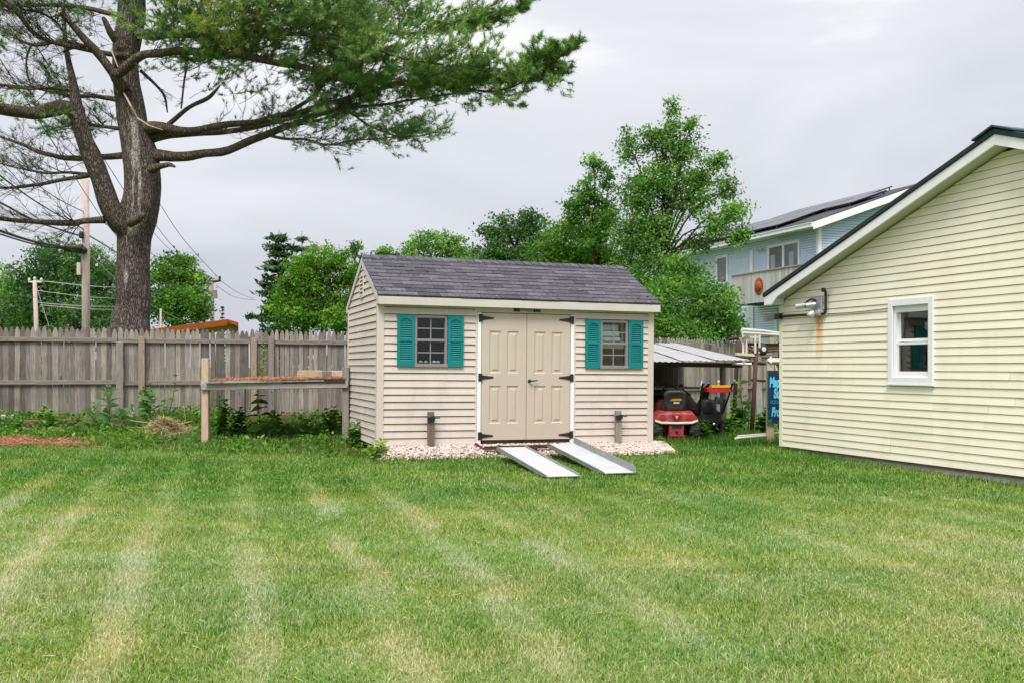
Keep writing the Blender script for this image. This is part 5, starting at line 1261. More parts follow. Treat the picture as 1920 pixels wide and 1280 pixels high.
tree('big dark maple behind the tall pole at the left',(-20.5,50),[(105,487,55,38,50),(175,500,50,42,50),(70,530,45,45,50),(130,545,80,55,50),(205,540,40,60,49),(60,580,50,35,49),(170,590,70,35,48)],21000,.17,LEAF_DARK,tr=.35,sig=.2)
tree('leafy maple just right of the pine trunk',(-17,50),[(330,500,38,32,50),(362,535,30,38,50),(300,545,35,55,50),(335,575,50,40,49),(372,578,22,30,49)],13000,.16,LEAF_MID,tr=.3,sig=.2)
tree('round yellowish green tree low at the far left edge',(-26.5,52),[(15,560,35,35,52),(-30,545,50,60,52),(40,590,30,25,51)],5000,.17,LEAF_MID,tr=.25,sig=.2)
tree('dark shadowy trees filling the gap low behind the tall pole',(-22,56),[(110,600,70,30,56),(230,600,60,35,56),(20,610,50,25,56)],5000,.18,LEAF_DARK,tr=.25,sig=.22)
tree('bright green locust tree with visible dark stems left of the shed roof',(-9.6,46),[(600,490,48,30,46),(572,522,42,36,46),(645,505,35,30,46),(536,566,34,30,46),(585,555,60,40,46),(650,560,40,45,46),(560,595,60,25,45.5),(630,600,50,25,45.5)],19000,.15,LEAF_BRIGHT,tr=.2,sig=.17,stems=4,trunk_top=5.2,nl=10)
tree('green trees squeezed between the locust and the shed roof',(-6.6,50),[(680,520,30,40,50),(690,570,30,40,50),(668,470,20,14,50)],3600,.15,LEAF_MID,tr=.2,sig=.2)
tree('lime green bush crown peeking over the left of the shed ridge',(-4.8,38),[(722,482,24,20,38),(750,505,40,22,38),(715,510,30,30,38)],4200,.12,LEAF_BRIGHT,tr=.14)
tree('bluish green tree over the middle left of the shed roof',(-4.6,62),[(800,455,34,22,62),(838,458,30,22,62),(775,475,25,22,62),(870,485,45,24,62),(820,500,70,28,62)],7500,.19,LEAF_MID,tr=.3,sig=.2)
tree('dark dense tree over the middle of the shed roof',(.2,52),[(945,430,42,26,52),(985,420,36,24,52),(925,460,35,35,52),(970,465,55,40,52),(1010,440,32,40,52),(900,490,50,28,52),(985,505,70,30,52)],10500,.18,LEAF_DARK,tr=.32,sig=.2)
tree('bright leafy tree against the left side of the tall pear tree',(2.6,34),[(1060,450,45,40,34),(1015,485,34,24,34),(1095,465,50,50,34),(1055,495,60,30,34),(1130,500,55,40,33.5),(1085,545,70,50,33.5)],18000,.105,LEAF_BRIGHT,tr=.16,sig=.15,stems=2)
tree('slender airy tree with upright shoots between the bright tree and the pear',(3.1,32.5),[(1112,312,20,24,32.5),(1140,335,12,26,32.5),(1100,365,28,34,32.5),(1085,400,28,36,32.5),(1132,400,34,48,32.5),(1120,440,40,44,32.5)],10500,.095,LEAF_PEAR,tr=.11,sig=.14,nl=12,trunk_top=6.2,shell=.2)
tree('tall ragged pear tree with arching right branches behind the shed',(4.25,31),[(1262,200,11,20,31),(1258,232,18,22,31),(1296,235,16,16,31),(1225,262,30,24,31),(1180,280,16,36,31),(1275,280,42,34,31),(1345,305,24,18,30.5),(1320,335,40,26,31),(1365,355,22,22,30.5),
     (1240,335,50,44,31),(1196,370,34,55,31),(1290,375,44,36,31),(1375,395,26,24,30.3),(1345,420,32,26,30.5),(1392,430,12,28,30.2),(1225,425,44,40,31),(1180,440,36,40,31),(1384,452,16,14,30.2),(1312,455,30,18,31),(1210,480,60,36,31)],27000,.10,LEAF_PEAR,tr=.12,sig=.19,nl=13,trunk_top=6.6,shell=.25,per=40)
tree('broad leafy bush swallowing the fence top behind the lean-to',(5.1,29.0),[(1235,520,60,34,30),(1278,508,50,32,29.5),(1330,560,42,30,29),(1270,565,80,50,29),(1340,590,48,45,28.6),(1215,590,50,50,29),(1290,620,80,28,28.5),(1372,610,22,26,28.4)],26000,.10,LEAF_PEAR,tr=.12,sig=.17,stems=3,trunk_top=2.6,cat='bush',name='bush',grp=None)
# conifers
def conifer(lab, px, top_py, dist, w_px, n=2600, m=None, ex=.75, step=.035):
    base=P(px,640,dist); tp=P(px,top_py,dist); z0=gz(base.x,dist); H=tp.z-z0; R_=w_px/FPX*dist
    t=thing('conifer',lab,'tree',(base.x,dist,z0),group='conifers beyond the fence')
    mb=MB(); mb.tube([(0,0,0),(0,0,H*.6),(0,0,H*.98)],[R_*.09,R_*.05,.01],7); cs=[];ts=[];td=[]
    z=H*.10
    while z<H*.97:
        f=1-z/H; r0=R_*(f**ex)*random.uniform(.55,1.2); k=random.choice((4,5,6)); a0=random.uniform(0,6.28)
        for i in range(k):
            a=a0+6.283*i/k+random.uniform(-.3,.3); r=r0*random.uniform(.6,1.1); d=np.array([math.cos(a),math.sin(a),0])
            e=d*r+np.array([0,0,z+.12*r]); mb.tube([(0,0,z),Vector(d*r*.5)+Vector((0,0,z-.02)),Vector(e)],[.05*R_*f+.01,.03*R_*f+.008,.006],4)
            q=max(6,int(n/60*r/R_*2)); s_=RNG.uniform(.25,1.05,q)[:,None]
            p=np.array([0,0,z])+d*r*s_+np.array([0,0,.12*r])*s_**2+RNG.normal(0,1,(q,3))*np.array([.09*R_,.09*R_,.045*R_]); cs.append(p); ts.append(RNG.normal(.42,.2,q)); td.append(np.repeat((d+[0,0,.4])[None],q,0))
        z+=H*step*random.uniform(.7,1.4)+.05
    mb.build('trunk',BARKD,t)
    cen=np.concatenate(cs); np_obj('crown',leaf_cards(cen,.10+R_*.16,.34,.2,np.concatenate(td)),4,m or CONIF,np.clip(np.concatenate(ts),0,1),t)
conifer('dark conifer at the far left edge behind the round tree',18,490,58,42)
conifer('second dark conifer at the far left, half hidden by the maple',52,505,60,34)
conifer('tall ragged pine left of the bright locust tree',523,424,52,62,4000,None,.42,.05)
conifer('shorter pine with forked top behind the bright locust',566,428,54,44,2700,None,.40,.05)
conifer('tiny conifer beside the distant grey pole',417,571,70,16,900)
conifer('thin young conifer with reddish stem behind the fence',491,580,30,16,500)

# ------------------------------------------------------------------ the big white pine
PD=22.0
pb_=P(246,640,PD); PZ=gz(pb_.x,PD)-.1
pine=thing('pine_tree','huge old pine with forked trunk and long limbs reaching right over the yard','tree',(pb_.x,PD,PZ)); PO=Vector((pb_.x,PD,PZ))
def limb(pts, k=5, y0=PD):
    w=[]
    for q in pts: 
        y=y0+(q[3] if len(q)>3 else 0); p=P(q[0],q[1],y); w.append(Vector((p.x,p.y,p.z,)) ); 
    rr_=[q[2]/2/FPX*(y0+(q[3] if len(q)>3 else 0)) for q in pts]
    c=catmull(w,k); rad=[]
    for i in range(len(rr_)-1):
        for j in range(k): rad.append(rr_[i]+(rr_[i+1]-rr_[i])*j/k)
    rad.append(rr_[-1]); return c,rad
LIMBS=[]
def addlimb(pts,name='limb',n=9,m=None,rough=.25,wob=.0):
    c,r=limb(pts); 
    if wob: c=[p+Vector((mnoise.noise(p*1.3),mnoise.noise(p*1.3+Vector((9,0,0))),mnoise.noise(p*1.3+Vector((0,9,0)))))*wob for p in c]
    mb=MB(); mb.tube([p-PO for p in c],r,n,rough=rough); o=mb.build(name,m or BARKL,pine,smooth=True); LIMBS.append((c,r)); return c,r,o
trunk=[(243,690,82),(244,640,74),(245,600,68),(249,575,62),(248,545,66),(251,500,60),(252,450,61),(258,410,72),(266,370,66),(268,330,62),(262,290,62),(253,250,56),(244,200,50),(238,160,46),(235,120,48),(240,70,52),(246,20,50),(249,-60,42),(252,-160,34),(254,-280,22),(255,-380,8)]
c,r=limb(trunk); mb=MB(); mb.tube([p-PO for p in c],r,22,rough=.16); tk=mb.build('trunk',BARKT,pine,smooth=True); LIMBS.append((c,r))
addlimb([(246,440,40,-.1),(226,415,44,-.25),(207,385,38,-.4),(186,330,33,-.5),(166,280,31,-.6),(150,232,27,-.7),(142,190,20,-.75),(136,150,13,-.7),(127,110,10,-.6),(121,60,8,-.5),(118,10,6,-.4)],'trunk_fork',14,BARK)
addlimb([(148,226,20,-.7),(128,203,27,-.85),(100,207,26,-1.1),(60,212,25,-1.5),(0,205,22,-2.1),(-70,196,18,-2.8),(-160,170,10,-3.5)],n=12)
RIGHT=[]
RIGHT.append(addlimb([(234,170,22,-.3),(213,140,18,-.55),(228,134,18,-.6),(262,104,16,-.8),(300,99,15,-.9),(380,97,14,-1.2),(450,106,13,-1.5),(540,122,12,-1.8),(620,143,9,-2.0),(700,160,7,-2.2),(780,150,4,-2.4)],wob=.05))
addlimb([(216,146,16,-.5),(203,125,17,-.6),(188,104,16,-.7),(160,75,14,-.9),(135,48,12,-1.),(113,27,11,-1.1)],wob=.04)
RIGHT.append(addlimb([(262,245,30,0),(290,238,21,-.2),(340,244,15,-.4),(400,239,13,-.6),(480,228,11,-.9),(560,210,10,-1.2),(620,190,9,-1.5),(680,172,8,-1.7),(760,160,6,-2.0),(850,164,5,-2.3),(920,172,4,-2.5),(990,152,3.5,-2.7),(1040,120,2.6,-2.9),(1074,84,1.8,-3.)],wob=.06))
RIGHT.append(addlimb([(285,256,22,.1),(320,250,15,.0),(380,247,12,.2),(450,243,10,.4),(540,225,8,.8),(620,208,6,1.2),(700,190,4,1.6)],wob=.06))
RIGHT.append(addlimb([(272,295,30,.0),(305,292,20,-.1),(360,292,17,-.3),(430,281,15,-.6),(490,258,14,-.8),(540,236,11,-1.),(600,216,8,-1.2),(660,202,6,-1.4),(720,194,5,-1.6),(790,184,3,-1.8),(850,176,2,-2.)],wob=.05))
RIGHT.append(addlimb([(520,244,7,-1.),(600,226,5,-.6),(650,212,5,-.2),(690,236,4,.1),(750,255,3,.4),(822,247,2,.7)],n=6,wob=.05))
RIGHT.append(addlimb([(500,254,6,-.8),(560,262,5,-1.2),(620,270,4,-1.6),(700,262,3,-2),(770,255,2,-2.4)],n=6,wob=.07))
RIGHT.append(addlimb([(540,212,8,-1.1),(590,180,6,-.9),(612,150,5,-.7),(616,140,4,-.6)],n=6))
addlimb([(316,232,8,.0),(350,206,9,.2),(388,186,8,.5),(402,172,6,.6),(412,160,3,.7)],n=7,wob=.03)
RIGHT.append(addlimb([(256,60,20,-.1),(300,68,14,-.5),(360,66,11,-.9),(450,60,9,-1.4),(540,62,8,-1.9),(640,75,6,-2.4),(740,105,4,-2.8),(830,120,3,-3.1)],wob=.05))
RIGHT.append(addlimb([(258,-30,18,.2),(380,-30,13,.6),(500,0,10,.9),(620,38,8,1.1),(700,56,7,1.2),(800,62,5,1.3),(900,42,3.5,1.4),(986,3,2,1.5)],wob=.05))
RIGHT.append(addlimb([(256,-60,14,-.3),(340,-70,11,-1.2),(440,-60,9,-2.),(560,-40,7,-2.8),(680,-20,5,-3.4)],wob=.06))
LEFT=[]
LEFT.append(addlimb([(196,413,14,-.3),(160,414,12,-.6),(130,418,11,-.8),(60,415,9,-1.2),(0,410,8,-1.6),(-80,400,6,-2.1)],wob=.03))
LEFT.append(addlimb([(240,290,16,.3),(200,295,12,.6),(150,297,11,.9),(90,290,9,1.3),(40,270,6,1.6),(0,257,4,1.9),(-50,250,2,2.2)],n=7,wob=.05))
LEFT.append(addlimb([(168,328,10,-.5),(120,337,8,-.9),(80,346,7,-1.2),(40,352,6,-1.5),(0,354,5,-1.8),(-60,350,3,-2.3)],n=7,wob=.04))
LEFT.append(addlimb([(168,326,7,-.5),(120,325,5,-.2),(70,322,4,.1),(20,313,3,.4),(-30,300,2,.7)],n=6,wob=.05))
LEFT.append(addlimb([(240,105,16,-.2),(205,100,11,-.4),(150,91,10,-.7),(95,80,9,-1.),(62,60,8,-1.2),(35,27,9,-1.4),(5,6,8,-1.6),(-60,-30,6,-2.)],n=8,wob=.04))
LEFT.append(addlimb([(160,88,8,-.7),(110,78,7,-.4),(60,83,6,-.1),(30,74,5,.1),(0,52,4,.3),(-50,30,2.5,.6)],n=6,wob=.05))
LEFT.append(addlimb([(236,28,14,.2),(215,27,9,.5),(150,12,8,.9),(80,8,7,1.3),(0,10,5,1.7),(-60,2,3,2.)],n=7,wob=.05))
LEFT.append(addlimb([(226,188,12,.2),(200,182,9,.6),(150,181,7,1.),(100,174,6,1.4),(60,164,5,1.7),(0,158,3,2.1)],n=6,wob=.05))
LEFT.append(addlimb([(138,170,6,-.7),(90,162,5,-1.1),(50,166,4,-1.5),(0,160,3,-1.9),(-50,150,2,-2.3)],n=6,wob=.05))
LEFT.append(addlimb([(230,240,8,.4),(190,238,6,.9),(150,232,4,1.3),(100,240,3,1.8)],n=6,wob=.05))
LEFT.append(addlimb([(120,60,5,-.6),(100,40,5,-1.),(60,20,4,-1.4),(20,22,3,-1.8)],n=5,wob=.05))
addlimb([(284,318,18,-.45),(300,312,11,-.65),(318,309,9,-.8),(328,313,4,-.9)],n=8)
addlimb([(245,418,20,-.55),(258,412,16,-.75),(268,402,10,-.85)],n=8)
addlimb([(216,75,16,-.45),(206,60,13,-.6),(196,38,9,-.7),(193,34,6,-.7)],n=8)
addlimb([(262,132,7,.3),(290,160,5,.5),(305,180,5,.6),(314,212,2.5,.7)],n=6,wob=.05)
addlimb([(352,115,4,-.9),(345,160,4,-.9),(340,205,3,-.9)],n=5,wob=.03)
addlimb([(60,85,4,-.9),(52,110,4,-.9),(53,140,4,-.95),(60,162,2,-1.)],n=5,wob=.03)
tc_=[p for p in limb(trunk)[0]]; tr_=limb(trunk)[1]
def bark_point(px,py):
    z=P(px,py,PD).z; i=min(range(len(tc_)),key=lambda i:abs(tc_[i].z-z)); c=tc_[i]; R_=tr_[i]*1.02
    # intersect the viewing direction with the trunk cylinder
    x=(px-VX)/FPX*PD; dx=max(-.97,min(.97,(x-c.x)/R_)); y=c.y-R_*math.sqrt(1-dx*dx); q=P(px,py,y); q.x=c.x+dx*R_; return q
mb=MB(); mb.tube([bark_point(238,168)-PO,P(246,200,PD-.6)-PO,P(258,222,PD-.5)-PO,P(280,236,PD-.7)-PO,P(305,244,PD-.8)-PO],[.02,.02,.018,.015,.008],6); mb.tube([P(208,92,PD-.75)-PO,P(221,126,PD-.8)-PO],[.018,.012],5); mb.build('snapped_branch',PINEW,pine)

# twigs and needles
TW=MB(); TUFT=[]   # (pos, dir, tint, size)
def rnd(): return Vector((random.gauss(0,1),random.gauss(0,1),random.gauss(0,1)))
def twig(p,d,L_,r,tufts,tint,depth=0,droop=0.,bare=.0):
    pts=[p]; n=5; q=p.copy(); dd=d.normalized()
    for i in range(n):
        dd=(dd+rnd()*.13+Vector((0,0,.04-droop))).normalized(); q=q+dd*(L_/n); pts.append(q)
    TW.tube([x-PO for x in pts],[r*(1-.75*i/n) for i in range(n+1)],3 if depth else 4,cap=False)
    if depth<2:
        for i in range(1,n+1):
            for s in (-1,1):
                if random.random()<(.75 if depth==0 else .4):
                    side=dd.cross(Vector((0,0,1))); 
                    if side.length<.1: side=Vector((1,0,0))
                    side.normalize()
                    nd=(dd*.8+side*s*random.uniform(.4,1.)+Vector((0,0,random.uniform(-.15,.45)))).normalized()
                    twig(pts[i],nd,L_*random.uniform(.3,.55),r*.5,tufts,tint,depth+1+(random.random()<.3),droop,bare)
    if random.random()>bare and tufts:
        for k in range(tufts if depth else tufts+1):
            f=1-k*.17-random.random()*.08
            i=max(1,min(n,int(f*n))); TUFT.append((pts[i]+rnd()*.012,(pts[i]-pts[i-1]).normalized(),min(1,max(0,tint+random.gauss(0,.19))),1.))
def twigs_on(lm,t0,t1,n,L_,tufts,tint,droop=0,bare=0.,r=.010):
    c,rd=lm[0],lm[1]; m=len(c)-1
    for _ in range(n):
        t=random.uniform(t0,t1); i=min(m-1,int(t*m)); p=c[i].lerp(c[i+1],t*m-i); tg=(c[i+1]-c[i]).normalized()
        side=tg.cross(Vector((0,0,1))).normalized()*random.choice((-1,1)); d=(tg*random.uniform(.3,1.)+side*random.uniform(.2,1.)+Vector((0,0,random.gauss(.08,.4)))).normalized()
        twig(p,d,L_*random.uniform(.5,1.2)*(1.2-.75*t),r*(1.2-.6*t),tufts,tint,0,droop,bare)
for l in RIGHT[:1]: twigs_on(l,.3,1,34,1.3,2,.45)
twigs_on(RIGHT[1],.62,.90,40,1.2,2,.45,0,.25); twigs_on(RIGHT[1],.88,1,10,.7,2,.4,0,.1); twigs_on(RIGHT[1],.25,.65,26,1.1,1,.35,0,.9); twigs_on(RIGHT[2],.3,1,30,1.1,1,.3,.0,.85); twigs_on(RIGHT[3],.40,1,44,1.15,1,.3,.02,.72)
for l in RIGHT[4:6]: twigs_on(l,.15,1,26,1.,1,.3,.03,.62)
twigs_on(RIGHT[6],.2,1,12,.9,1,.35,0,.4); twigs_on(RIGHT[7],.2,1,40,1.3,2,.5); twigs_on(RIGHT[8],.35,.82,46,1.2,2,.42,0,.2); twigs_on(RIGHT[8],.8,1,14,.7,2,.4,0,.1); twigs_on(RIGHT[9],.2,1,34,1.3,2,.5)
for l in LEFT: twigs_on(l,.2,1,30,1.15,1,.15,.01,.965,.011)
for l in LEFT[4:7]: twigs_on(l,.2,1,7,1.,1,.2,0,.8,.009)
twigs_on(LIMBS[2],.2,1,6,.9,1,.4,0,.4)
for l in LIMBS[-3:]: twigs_on(l,.1,1,5,.5,0,.3,.03,1.)
# sprays of needles that fill the heavy parts of the crown
CL=[(470,40,170,48,-1.2,1.6,120,.45),(430,52,75,32,-2.0,.6,56,.80),(600,70,100,50,-1.8,1.4,105,.42),(650,30,90,40,-1.,1.3,50,.4),(735,124,105,26,-2.2,1.0,84,.52),(850,134,90,18,-2.5,.8,50,.55),(930,146,56,16,-2.6,.5,22,.5),(990,128,26,14,-2.8,.3,5,.4),
    (770,32,70,26,1.,.8,28,.4),(865,44,56,10,1.3,.4,26,.55),(930,28,30,8,1.45,.25,9,.45),(740,178,90,14,-1.2,1.,18,.3),(760,245,60,12,.3,.5,22,.35),(640,252,90,12,-1.,.9,10,.3),(540,100,120,14,-1.6,1.,34,.3),
    (410,138,95,24,-.8,1.,30,.32),(330,105,45,22,-.4,.8,12,.3),(320,30,60,40,-.8,1.,30,.45),(60,95,55,30,-.6,1.,5,.2),(110,150,45,18,-1.,.8,10,.2),(40,30,55,25,-.8,1.,6,.2),(150,45,50,28,-.4,1.,8,.25),(130,242,50,14,.9,.6,15,.3),(178,208,26,20,.9,.5,7,.25),(20,175,40,12,-1.4,.6,3,.2),
    (400,-70,230,60,-.6,2.,70,.45),(240,-120,120,120,.3,1.6,60,.4),(600,-30,120,30,-1.8,1.2,40,.45),(180,-20,70,30,.2,1.,14,.35),(0,-60,120,40,-.8,1.4,14,.35),(250,-260,90,90,.0,1.5,50,.4)]
for px,py,rx,ry,dy,ddy,n,tn in CL:
    c=P(px,py,PD+dy); sgn=1 if px>255 else -1
    for _ in range(int(n*.86)):
        o=Vector((random.gauss(0,.5)*rx/FPX*PD,random.gauss(0,.5)*ddy*1.6,random.gauss(0,.5)*ry/FPX*PD)); p=c+o
        out=Vector((p.x-PO.x,(p.y-PD)*1.2,0)); out=out.normalized() if out.length>.3 else Vector((sgn,0,0))
        d=(out+Vector((random.gauss(0,.5),random.gauss(0,.5),random.gauss(.16,.22)))).normalized(); L_=random.uniform(.5,.95)
        twig(p-d*L_*.6,d,L_,.0075,2,tn+random.gauss(0,.07),1)
TW.build('twigs',TWIG,pine)
T=np.array([list(p)+list(d)+[t,s] for p,d,t,s in TUFT]); K=19
n=len(T); dirs=np.repeat(T[:,3:6],K,0); ctr=np.repeat(T[:,0:3],K,0)
nd=unit(dirs*.75+RNG.normal(0,.55,(n*K,3))+np.array([0,0,.12])); b0=ctr+dirs*RNG.uniform(-.07,.05,(n*K,1)); ln=RNG.uniform(.075,.125,(n*K,1)); sd=unit(np.cross(nd,RNG.normal(0,1,(n*K,3))))*.0056
tri=np.stack([b0-sd,b0+nd*ln,b0+sd],1); tt=np.clip(np.repeat(T[:,6],K)+RNG.normal(0,.10,n*K),0,1)
np_obj('needles',tri,3,NEEDLE,tt,pine,PO)
print('pine tufts',n)

# ------------------------------------------------------------------ weeds in the bed
def leafmesh(mb,p,d,L_,W,droop,t):
    d=Vector(d).normalized(); s=d.cross(Vector((0,0,1))); s=s.normalized() if s.length>.05 else Vector((1,0,0)); n=s.cross(d).normalized()
    a=random.gauss(0,.5); s,n=s*math.cos(a)+n*math.sin(a),n*math.cos(a)-s*math.sin(a)
    def q(f,w_,lift): 
        return p+d*(L_*f)+s*(w_*W)+n*lift+Vector((0,0,-droop*L_*f*f))
    rows=[(0,.0),(.18,.30),(.42,.5),(.68,.38),(.88,.16),(1,.0)]
    v=[];f=[]
    for fr_,w_ in rows: v+= [q(fr_,-w_,W*.16*w_*2),q(fr_,0,0),q(fr_,w_,W*.16*w_*2)]
    for i in range(len(rows)-1):
        a=i*3; f+=[(a,a+1,a+4,a+3),(a+1,a+2,a+5,a+4)]
    mb.add(v,f,t)
def plant(lab,base,h,pairs,L_,W,m,cat='weed',name='weed_plant',grp='weeds in the bed',lean=(0,0),droop=.35,up=.55,cross=True,stems=1,tint=.5):
    base=Vector(base); t=thing(name,lab,cat,base,group=grp); st=MB(); lv=MB()
    for s_ in range(stems):
        a0=random.uniform(0,6.28); ln=Vector((lean[0]+random.gauss(0,.12)*(stems>1),lean[1]+random.gauss(0,.12)*(stems>1),1)); hh=h*(1 if s_==0 else random.uniform(.55,.95)); o=Vector((random.gauss(0,.07),random.gauss(0,.07),0))*(s_>0)
        pts=[o+ln*(hh*k/5)+Vector((math.sin(k*1.3+a0)*.015,math.cos(k+a0)*.012,0)) for k in range(6)]
        st.tube(pts,[.008*(1-.6*k/5)*(h/.6)**.5 for k in range(6)],5)
        for k in range(pairs):
            f=.22+.76*k/max(1,pairs-1); i=min(4,int(f*5)); p=pts[i].lerp(pts[i+1],f*5-i) if i<5 else pts[5]
            sz=1.2*(1-.55*abs(f-.55)**1.3*1.4)*(1 if k<pairs-1 else .7); a=a0+(k%2)*math.pi/2*cross+k*.2
            for e in (0,math.pi):
                d=(math.cos(a+e+random.gauss(0,.15)),math.sin(a+e+random.gauss(0,.15)),up*(.5+f)+random.gauss(0,.1))
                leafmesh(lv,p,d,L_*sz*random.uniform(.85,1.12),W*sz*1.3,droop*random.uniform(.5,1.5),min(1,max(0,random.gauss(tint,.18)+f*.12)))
    st.build('stem',LEAF_WEED,t); lv.build('leaves',m,t,smooth=True); return t
def gp(px,py,y): 
    p=P(px,py,y); return Vector((p.x,y,gz(p.x,y)))
plant('tallest broad leaved milkweed in front of the left grey fence post',gp(204,800,17.3),.82,8,.26,.11,LEAF_MILK)
plant('milkweed with upright pale leaves left of the tallest one',gp(176,815,16.6),.58,6,.22,.09,LEAF_MILK)
plant('broad milkweed below the tan brace post of the fence',gp(284,800,17.4),.74,8,.26,.11,LEAF_MILK)
plant('low milkweed leaning left beside the dry hay heap',gp(262,805,17.0),.5,6,.22,.09,LEAF_MILK,lean=(-.3,0))
plant('small milkweed just right of the tallest milkweed',gp(219,815,16.7),.48,5,.2,.085,LEAF_MILK,lean=(.15,0))
plant('short milkweed at the edge of the orange needle patch',gp(152,822,16.2),.30,4,.17,.08,LEAF_MILK)
plant('dark bushy vine climbing the tan brace post',gp(278,790,18.6),.75,8,.12,.08,LEAF_WEED,stems=4,tint=.35)
plant('spindly weed with a few pale leaves against the fence left of the platform',gp(312,800,18.2),.95,6,.10,.07,LEAF_WEED,lean=(.12,0),stems=2)
plant('tall nettle with flat leaf tiers under the middle of the platform',gp(487,825,16.6),.72,6,.22,.12,LEAF_WEED,droop=.25,up=.25)
plant('round leaved weed right of the nettle under the platform',gp(522,825,16.4),.46,6,.15,.10,LEAF_WEED,stems=2)
plant('low broad weed under the right half of the platform',gp(563,828,16.2),.36,4,.2,.10,LEAF_WEED,droop=.2)
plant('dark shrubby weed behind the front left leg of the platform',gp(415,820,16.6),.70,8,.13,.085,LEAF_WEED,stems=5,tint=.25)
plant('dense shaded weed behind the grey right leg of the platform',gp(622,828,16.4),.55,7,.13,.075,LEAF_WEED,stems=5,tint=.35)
plant('narrow leaved weed between the grey leg and the shed wall',gp(668,845,14.9),.42,7,.15,.055,LEAF_WEED,stems=4,tint=.45)
plant('reddish edged weed clump at the left end of the gravel',gp(712,858,13.55),.26,6,.13,.04,LEAF_WEED,stems=5,tint=.85)
plant('yellow green creeper growing up the fence gap above the platform',gp(497,690,20.0)+Vector((0,-.15,.55)),1.0,10,.10,.07,LEAF_LIME,grp=None,cat='creeper',name='creeper')
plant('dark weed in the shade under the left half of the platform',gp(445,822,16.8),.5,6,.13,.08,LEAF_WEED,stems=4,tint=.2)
plant('leafy weed at the far left in front of the pale timber',gp(95,800,17.6),.32,5,.13,.07,LEAF_WEED,stems=4)
plant('yellow green weed behind the left red timber',gp(85,790,18.4),.36,6,.11,.07,LEAF_WEED,stems=4,tint=.8)
# right side
plant('bushy weed at the foot of the left rusty upright',gp(1383,805,21.8),.75,8,.16,.10,LEAF_WEED,stems=7,tint=.35,grp='weeds by the rack')
plant('bushy weed between the right rusty upright and the sign',gp(1437,810,20.6),.62,8,.15,.10,LEAF_WEED,stems=7,tint=.4,grp='weeds by the rack')
plant('tall weed with pale washed out leaves before the planks',gp(1396,800,21.6),1.25,7,.2,.10,LEAF_MILK,grp='weeds by the rack',stems=2,tint=.7)
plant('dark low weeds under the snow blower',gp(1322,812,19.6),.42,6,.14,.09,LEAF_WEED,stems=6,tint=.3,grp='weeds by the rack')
plant('weed clump around the grey post of the lean-to',gp(1362,812,19.9),.48,6,.14,.08,LEAF_WEED,stems=6,tint=.4,grp='weeds by the rack')
plant('small bright weed beside the tractor at the shed corner',gp(1237,832,17.4),.16,4,.09,.05,LEAF_WEED,stems=3,tint=.8,grp='weeds by the rack')

# ground cover of the bed: countless small leaves
def bed_front(x):
    return float(np.interp(x,[-14,-9.5,-8.0,-6.4,-5.2,-4.,-2.8,-1.95],[16.4,16.3,15.9,15.3,14.75,14.35,14.15,13.75]))
def fence_y(x): return 19+(x+9.85)*math.tan(FA)-.15
def in_shed(x,y,m=.0):
    q=SHM.inverted()@Vector((x,y,0)); return -m<q.x<SW+m and -m<q.y<SD+m
cen=[];tin=[]
k=0
while k<3900:
    x=random.uniform(-11.5,-1.9); y0=bed_front(x); y=y0+(fence_y(x)-y0)*random.random()**1.25
    if in_shed(x,y,.06): continue
    q=mnoise.noise(Vector((x*.9,y*.9,3)))
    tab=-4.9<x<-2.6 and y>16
    if q<-.02 and random.random()<.72: continue
    if math.hypot(x-(-5.95),(y-16.9)*.8)<.6 and random.random()<.85: continue
    if x<-6.9 and y<16.5+0*x and mnoise.noise(Vector((x,y*1.5,8)))>-.2 and random.random()<.8: continue
    h=(.06+.20*max(0,q+.3))*sm(0,.8,y-y0+.2)*random.uniform(.4,1.25)+.02
    z=gz(x,y)
    for j in range(random.randint(4,8)):
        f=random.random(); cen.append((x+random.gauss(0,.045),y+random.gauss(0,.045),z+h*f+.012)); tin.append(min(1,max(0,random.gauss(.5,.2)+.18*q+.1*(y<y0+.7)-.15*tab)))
    k+=1
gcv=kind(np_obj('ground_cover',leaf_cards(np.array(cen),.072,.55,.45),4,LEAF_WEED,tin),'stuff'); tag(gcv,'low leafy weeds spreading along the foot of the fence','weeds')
def needle_patch():
    while 1:
        x=random.uniform(-9.3,-6.1); y=random.uniform(14.7,16.6)
        if ((x+7.75)/1.45)**2+((y-15.7)/.75)**2<1+.6*mnoise.noise(Vector((x*2,y*2,0))): return (x,y,gz(x,y)+.02+random.random()**2*.05)
def needle_patch2():
    while 1:
        x=random.uniform(-9.6,-6.0); y=random.uniform(15.0,17.4)
        if mnoise.noise(Vector((x*1.3,y*1.3,2)))>.0: return (x,y,gz(x,y)+.015+random.random()**2*.03)
o=kind(strands(10500,needle_patch,.07,.13,.007,STRAWM,'pine_straw'),'stuff'); tag(o,'reddish pine straw patch on the ground at the left','pine straw')
o=kind(strands(3500,needle_patch2,.06,.12,.006,STRAWM,'pine_straw'),'stuff'); tag(o,'scattered pine straw between the weeds at the left','pine straw')
hp_=gp(308,815,16.85)
def heap():
    a=random.uniform(0,6.28); r=abs(random.gauss(0,.27)); return (hp_.x+math.cos(a)*r*1.25,hp_.y+math.sin(a)*r,hp_.z+.30*math.exp(-(r/.30)**2)*random.uniform(.2,1)+.02)
o=tag(strands(2600,heap,.15,.42,.009,HAYM,'hay_heap',.30),'heap of dry tan grass clippings and stalks beside the milkweed','heap')
mb=MB()
for _ in range(14):
    a=Vector(heap()); mb.tube([a,a+Vector((random.gauss(0,.2),random.gauss(0,.1),random.uniform(.02,.12))),a+Vector((random.gauss(0,.35),random.gauss(0,.15),random.uniform(-.02,.12)))],.006,4)
kind(mb.build('stalks',HAYM,o),'stuff')
